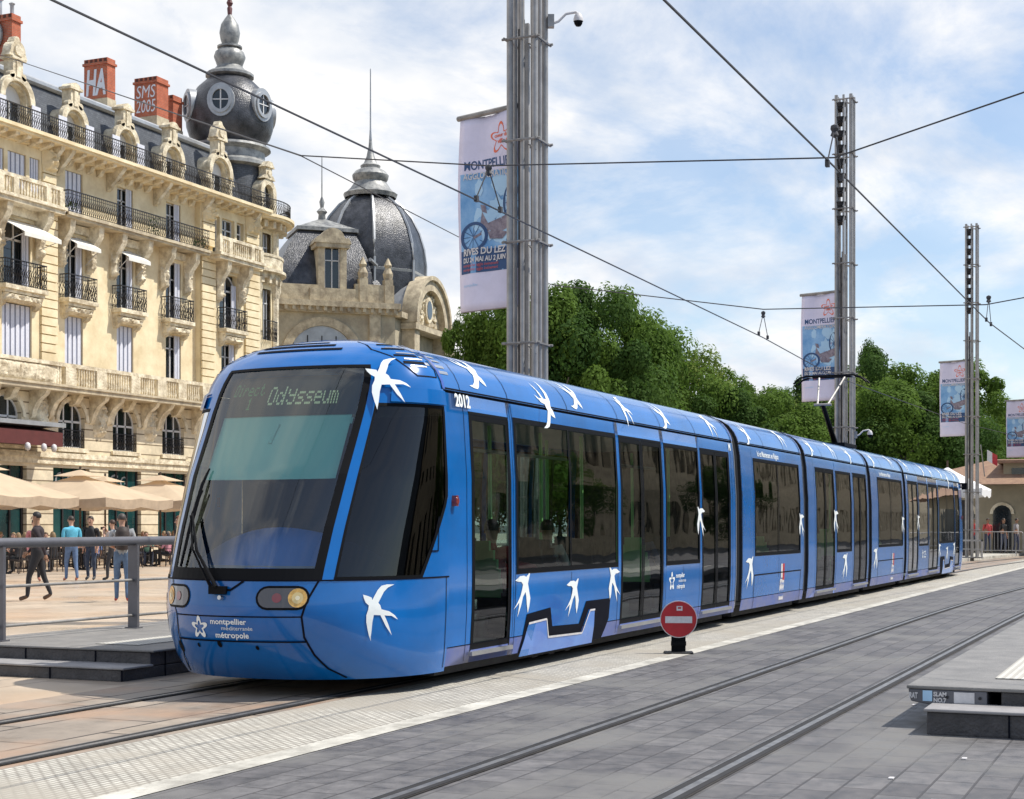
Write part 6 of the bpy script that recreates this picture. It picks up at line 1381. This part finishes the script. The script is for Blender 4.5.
    for j in range(rows+1):
        ph = math.pi*.62*j/rows
        for i in range(n):
            q = 2*math.pi*i/n; fr_ = math.cos(q); ph2 = ph*(1-.50*max(0, fr_)); rx, ry, rz = .093, .084, .094
            vv.append(c+Vector((rx*math.sin(ph2)*math.cos(q), ry*math.sin(ph2)*math.sin(q), rz*math.cos(ph2)-(.0 if not longhair else .14*max(0, -fr_+.3)*(j/rows)**2))))
    H.add(vv, [(j*n+i, j*n+(i+1) % n, (j+1)*n+(i+1) % n, (j+1)*n+i) for j in range(rows) for i in range(n)])
    H.build('hair', cmat(hair, .6), o, smooth=60, xf=T, recalc=False)
    return o, T, J
P_ = person
# strollers on the plaza
P_((25.36,21.44,.002), 118, 'man in black jacket and brown boots striding past behind the railing', top=(.022,.014,.018), legs=(.018,.018,.022), shoes=(.10,.055,.03), hair=(.012,.01,.01), skin='skin2', h=1.78, stride=(.50,-.48), arms={'l':'swingb','r':'swingf'}, sleeves='long', bulk=1.18)
P_((34.05,28.9,.002), 230, 'woman in pink checked shirt and dark trousers behind the striding man', top=(.42,.16,.17), legs=(.02,.02,.025), shoes=(.4,.15,.1), h=1.68, stride=(.2,-.2), arms={'l':'fwd','r':'down'}, sleeves='long', bulk=.95)
P_((34.6,28.1,.002), 60, 'man in turquoise T-shirt and jeans standing with his back to us', top=(.10,.42,.58), legs=(.10,.16,.28), shoes=(.45,.16,.10), h=1.76, stride=(.35,-.30), arms={'l':'bent','r':'bent'}, bulk=1.12)
P_((35.3,28.0,.002), 200, 'person in black top and dark jeans right beside the turquoise T-shirt', top=(.02,.02,.022), legs=(.04,.055,.09), shoes=(.05,.05,.05), h=1.76, stride=(.1,-.1), arms={'l':'down','r':'down'}, bulk=1.0)
wc, T_, J_ = P_((35.3,27.25,.002), 95, 'woman in light top and dark trousers raising a camera beside the grey rucksack man', top=(.42,.36,.33), legs=(.03,.03,.035), shoes=(.02,.02,.02), hair=(.05,.025,.015), h=1.66, stride=(.35,-.35), arms={'l':'face','r':'face'}, bulk=.92)
b = MB(); b.obox((.32, 0, 1.50), .10, .13, .08); b.lathe([(.035,0),(.035,.07)], 0, 0, 8); tag(b.build('camera', M['black'], None, xf=T_), 'small black camera held to the face of the woman in the light top', 'camera')
gm, T_, J_ = P_((25.7,19.62,.002), 40, 'man in grey T-shirt, jeans and red shoes with a dark rucksack behind the fence post', top=(.34,.36,.38), legs=(.10,.16,.26), shoes=(.42,.05,.04), hair=(.05,.04,.035), h=1.74, stride=(.18,-.15), arms={'l':'bent','r':'fwd'}, bulk=1.06)
b = MB(); b.lathe([(0,1.02),(.12,1.04),(.15,1.15),(.14,1.38),(.09,1.48),(0,1.5)], -.2, 0, 10)
for s in (-1, 1): b.tube([(-.16,s*.11,1.42),(-.02,s*.12,1.50),(.10,s*.12,1.42),(.11,s*.12,1.25),(-.12,s*.13,1.08)], .02, 5)
tag(b.build('rucksack', M['chair'], None, smooth=60, xf=T_), 'dark rucksack on the back of the man in grey', 'rucksack')
b = MB(); pr = T_ @ (J_['palmr']); b.obox(pr+Vector((0,0,-.05)), .04, .22, .30); tag(b.build('map_sheet', M['signw'], None), 'pale folded sheet held by the man with the rucksack', 'map') if False else None
wb_, T_, J_ = P_((25.9,18.35,.002), 150, 'auburn haired woman in black top half hidden by the left edge of the tram', top=(.02,.016,.02), legs=(.62,.58,.56), shoes=(.3,.25,.2), hair=(.16,.05,.02), h=1.7, stride=(.3,-.3), arms={'l':'down','r':'down'}, longhair=True, sleeves='long')
b = MB(); c = T_ @ J_['palml']; b.obox(c+Vector((0,0,-.34)), .12, .30, .22); b.tube([c+Vector((0,-.1,-.24)), c+Vector((0,-.08,-.05)), c+Vector((0,0,.02)), c+Vector((0,.08,-.05)), c+Vector((0,.1,-.24))], .01, 5); tag(b.build('handbag', M['galv']), 'small grey handbag hanging beside the tram front corner', 'handbag')
# seated guests
cols = [((.55,.10,.09),'red'),((.62,.60,.58),'white'),((.03,.03,.035),'black'),((.10,.16,.35),'blue'),((.50,.42,.32),'beige'),((.10,.20,.14),'green'),((.55,.25,.30),'pink'),((.25,.25,.27),'grey'),((.42,.10,.14),'crimson'),((.18,.12,.10),'brown'),((.60,.38,.12),'orange'),((.35,.20,.40),'purple')]
where = ['at the left edge of the café terrace', 'left under the nearest cream umbrella', 'under the nearest cream umbrella', 'between the first two umbrellas', 'left of the middle umbrella pole', 'beside the middle umbrella pole', 'right of the middle umbrella pole', 'between the second and third umbrellas', 'near the tram windscreen edge', 'close to the third umbrella pole', 'at the right end of the terrace', 'behind the second umbrella pole']
order = [1, 3, 5, 8, 10, 12, 14, 15, 17, 18, 20, 13]
for i, si in enumerate(order):
    L_, a = seats_[si]; c, nm = cols[i]
    P_((L_.x, L_.y, .002), a, 'seated café guest in %s %s' % (nm, where[i]), top=c, legs=(.05,.06,.09) if i % 2 else (.03,.03,.03), hair=((.03,.02,.015),(.12,.07,.03),(.2,.13,.06))[i % 3], seated=True, h=1.7, arms={'l':'table','r':'table' if i % 3 else 'down'}, longhair=i % 2 == 0, group='guests seated on the café terrace', skin='skin' if i % 3 else 'skin2')
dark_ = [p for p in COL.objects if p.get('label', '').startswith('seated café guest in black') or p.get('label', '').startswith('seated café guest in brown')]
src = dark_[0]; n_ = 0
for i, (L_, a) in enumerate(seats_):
    if i in order: continue
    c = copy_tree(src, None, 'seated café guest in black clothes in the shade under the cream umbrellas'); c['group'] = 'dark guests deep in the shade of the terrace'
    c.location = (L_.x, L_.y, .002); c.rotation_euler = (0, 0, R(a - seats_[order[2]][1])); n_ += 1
src['label'] = 'seated café guest in black clothes in the shade under the cream umbrellas'; src['group'] = 'dark guests deep in the shade of the terrace'
# passengers seen through the tram windows
for x, y, f_, c, lab in ((15.55,6.98,0,(.40,.05,.06),'tram passenger in red by the first big side window'),(17.15,6.98,0,(.45,.44,.42),'tram passenger in pale top by the second half of the big side window'),(20.6,7.0,0,(.05,.08,.16),'tram passenger in navy by the single window between the double doors'),(25.1,7.0,0,(.30,.22,.12),'tram passenger in tan inside the second tram section')):
    P_((x, y, .30), f_, lab, top=c, legs=(.03,.04,.07), seated=True, h=1.7, arms={'l':'table','r':'table'}, group='tram passengers', longhair=(x > 20))
# people behind the barriers at the right
for i, (x, y, c, nm, lab) in enumerate(((79.5,9.75,(.50,.05,.05),'red','person in red at the left end of the crowd barriers'),(80.3,9.2,(.55,.08,.08),'red','person in bright red T-shirt next to the black one behind the barriers'),(80.2,8.45,(.02,.02,.02),'black','person in black between the red and grey ones behind the barriers'),(80.8,7.9,(.35,.33,.33),'grey','person in grey near the right edge behind the barriers'),(81.5,7.2,(.50,.45,.42),'beige','person in beige at the right edge behind the barriers'))):
    P_((x,y,.13), 190+20*i, lab, top=c, legs=(.05,.06,.1), h=1.72, group='people waiting behind the barriers', skin='skin2', stride=(.15,-.15), arms={'l':'down','r':'bent'})
# crowd barriers and the dark cabinet
def make_barrier():
    r = empty('crowd_barrier', (0,0,0)); b = MB(); b.tube([(0,0,.15),(0,0,1.05),(0,.05,1.1),(0,2.15,1.1),(0,2.2,1.05),(0,2.2,.15)], .022, 5); b.tube([(0,0,.25),(0,2.2,.25)], .018, 5); b.build('frame', M['galv'], r, smooth=40)
    b = MB()
    for i in range(1, 14): b.tube([(0,2.2*i/14,.25),(0,2.2*i/14,1.1)], .012, 4)
    b.build('bars', M['galv'], r)
    for y in (.3, 1.9): b = MB(); b.tube([(-.3,y,0),(-.05,y,.2),(.05,y,.2),(.3,y,0)], .018, 4); b.build('foot', M['galv'], r)
    return r
b0 = make_barrier(); lb = ['leftmost crowd barrier next to the dark cabinet', 'second crowd barrier from the dark cabinet', 'third crowd barrier from the dark cabinet', 'crowd barrier at the right edge of the picture']
for i, (x, y) in enumerate(((74.6,7.0),(75.3,4.75),(76.0,2.5),(76.6,.3))):
    o = b0 if i == 0 else copy_tree(b0); o.location = (x, y, .13); o.rotation_euler = (0,0,R(-2)); tag(o, lb[i], 'barrier', 'crowd barriers on the far pavement')
cb_ = empty('service_cabinet', (74.5,10,.13), 'tall dark cabinet between the third mast and the crowd barriers', 'cabinet')
b = MB(); b.box(74,74.6,9.3,10.1,.13,2.6); b.build('body', M['chair'], cb_); b = MB(); b.box(73.9,74.7,9.2,10.2,2.6,2.68); b.build('lid', M['dark'], cb_); b = MB(); b.box(73.985,74.0,9.36,10.04,.3,2.5); b.build('door', M['dark'], cb_)
b = MB(); b.box(68.9,69.0,8.1,9.5,.85,.92); b.box(68.9,69.0,8.1,8.16,.13,.92); b.box(68.9,69.0,9.44,9.5,.13,.92); b.box(68.93,68.97,8.1,9.5,.5,.54); tag(b.build('guard_rail', M['galv']), 'low steel guard rail round the foot of the third mast', 'railing')

# ------------------------------------------------------------------ trees
def crown_mesh(seed, nblob, nleaf, shape, leafsize):
    rnd = random.Random(seed); blobs = []
    for i in range(nblob):
        for _ in range(40):
            a = rnd.uniform(0, 6.283); rr5 = rnd.random()**.42; z = rnd.uniform(0, 1); lim = shape(z)
            p = Vector((rr5*lim*math.cos(a), rr5*lim*math.sin(a), z)); 
            if lim > .05: break
        blobs.append((p, rnd.uniform(.09, .21)*(1-.3*z)))
    mb = MB()
    for i in range(nleaf):
        p, r_ = blobs[rnd.randrange(nblob)]; d = Vector((rnd.gauss(0,1), rnd.gauss(0,1), rnd.gauss(0,1))).normalized(); q = p + d*r_*(rnd.uniform(.35,1)**.5)*Vector((1,1,.8)).length/1.6
        s = leafsize*rnd.uniform(.6, 1.3); n = (d + Vector((rnd.uniform(-.7,.7), rnd.uniform(-.7,.7), rnd.uniform(-.2,.9)))).normalized(); t = n.orthogonal().normalized(); bq = n.cross(t); ang = rnd.uniform(0, 6.283); u = t*math.cos(ang)+bq*math.sin(ang); w = n.cross(u)
        mb.add([q-u*s, q+w*s*.55, q+u*s, q-w*s*.55], [(0,1,2,3)], 0)
    return mb
def round_shape(z): return .5*math.sqrt(max(0, 1-((z-.45)/.56)**2))*1.0
def cone_shape(z): return .34*(1-z)**.7 if z > .1 else .3
protos = {}
def tree_proto(key, shape, m_, seed, nb=60, nl=30000, ls=.0135, trunk=.28):
    r = empty('tree', (0,0,0)); b = MB(); rnd = random.Random(seed)
    b.tube([(0,0,0),(.01,0,.15),(.0,.01,.32),(.01,0,.6)], [.035,.028,.022,.008], 8)
    for i in range(8): a = i*.8+rnd.random(); z0 = rnd.uniform(.2,.42); b.tube([(0,0,z0),(.12*math.cos(a),.12*math.sin(a),z0+.12),(.3*math.cos(a),.3*math.sin(a),z0+.3)], [.016,.010,.004], 5)
    b.build('trunk', M['bark'], r, smooth=50)
    c = crown_mesh(seed, nb, nl, shape, ls); c.v = [(x, y, trunk*.75+z*(1-trunk*.75)) for x, y, z in c.v]; c.build('crown', M[m_], r, recalc=False); protos[key] = r; return r
tree_proto('a', round_shape, 'leaf', 1); tree_proto('b', round_shape, 'leafyl', 2); tree_proto('c', round_shape, 'leafdk', 3, nb=40); tree_proto('d', cone_shape, 'leafdk', 4, nb=50, nl=20000); tree_proto('e', round_shape, 'leaf', 5, nb=75, nl=34000)
used_ = set(); HX = math.radians(23.4)
# px column, distance, height, crown width, kind  (turned into ground positions)
tl = [(470,92,14.4,6.5,'a'),(484,95,13.9,8,'c'),(512,92,14.5,11,'e'),(545,90,15.3,12,'a'),(580,92,15.6,13,'c'),(618,96,15.4,12,'e'),(655,99,15.0,12,'a'),(690,106,13.4,11,'b'),(716,112,12.2,10,'e'),(748,120,12.6,12,'c'),(780,124,12.2,11,'a'),(806,122,12.6,11,'c'),(838,118,13.0,11,'b'),
      (868,126,15.6,13,'c'),(868,132,17.0,7,'d'),(902,128,14.8,14,'e'),(938,126,13.6,13,'c'),(962,122,13.6,12,'a'),(985,130,12.6,10,'b'),(1010,142,9.5,10,'a'),(1040,138,9.0,11,'e'),(640,118,14.5,14,'c'),(560,112,16.0,14,'c'),(880,108,11.0,12,'a'),(930,108,10.8,12,'c'),(820,106,10.6,11,'c'),(770,104,10.0,11,'e'),(725,98,10.2,11,'c'),(972,150,12.0,14,'c')]
wh = ['leafy tree at the left end of the row, beside the domed building', 'leafy tree directly below the nearest banner', 'tree showing just left of the nearest mast', 'tall tree showing just right of the nearest mast', 'tallest looking tree right of the nearest mast', 'third tree right of the nearest mast', 'tree where the treetops start to fall', 'yellow green tree on the falling treetop line', 'tree at the low dip of the treetops', 'dark tree right of the dip', 'tree left of the second banner', 'dark tree below the second banner', 'yellow green tree behind the pantograph', 'dark tree just right of the second mast', 'dark pointed conifer top right of the second mast', 'broad tree between second and third masts', 'dark tree behind the third banner', 'tree behind the third mast', 'light green tree right of the third mast', 'small looking tree above the low pavilion roof', 'tree at the right edge above the pavilion', 'dark tree filling behind the right part of the first group', 'dark tree filling behind the tallest trees', 'lower tree above the rear half of the tram', 'low dark tree above the tail of the tram', 'low dark tree beside the second mast foot', 'low tree above the second car of the tram', 'low dark tree above the first tram joint', 'far dark tree seen past the third mast']
for i, (px_, Z, h_, w_, k) in enumerate(tl):
    a = (px_-512)/1569; x = Z*(math.cos(HX)+a*math.sin(HX)); y = Z*(math.sin(HX)-a*math.cos(HX))
    t = protos[k] if k not in used_ else copy_tree(protos[k]); used_.add(k); t.location = (x, y, 0); t.scale = (w_*.76, w_*.76, h_*(.93+.05*((i*7) % 3)/2)); t.rotation_euler = (0, 0, i*1.3); t.name = 'conifer' if k == 'd' else 'tree'; tag(t, wh[i], 'tree', 'trees of the park beyond the square')
for i, (x, y, h_, w_) in enumerate(((44,-17,9,7),(58,-18,9,7),(78,-18,8,6),(112,-18,9,7))):
    t = copy_tree(protos['c' if i % 2 else 'a']); t.location = (x, y, 0); t.scale = (w_, w_, h_); t.rotation_euler = (0,0,i*2.1); t.name = 'tree'; tag(t, 'tree across the square outside the photo, mirrored in the tram windows', 'tree', 'trees across the square')
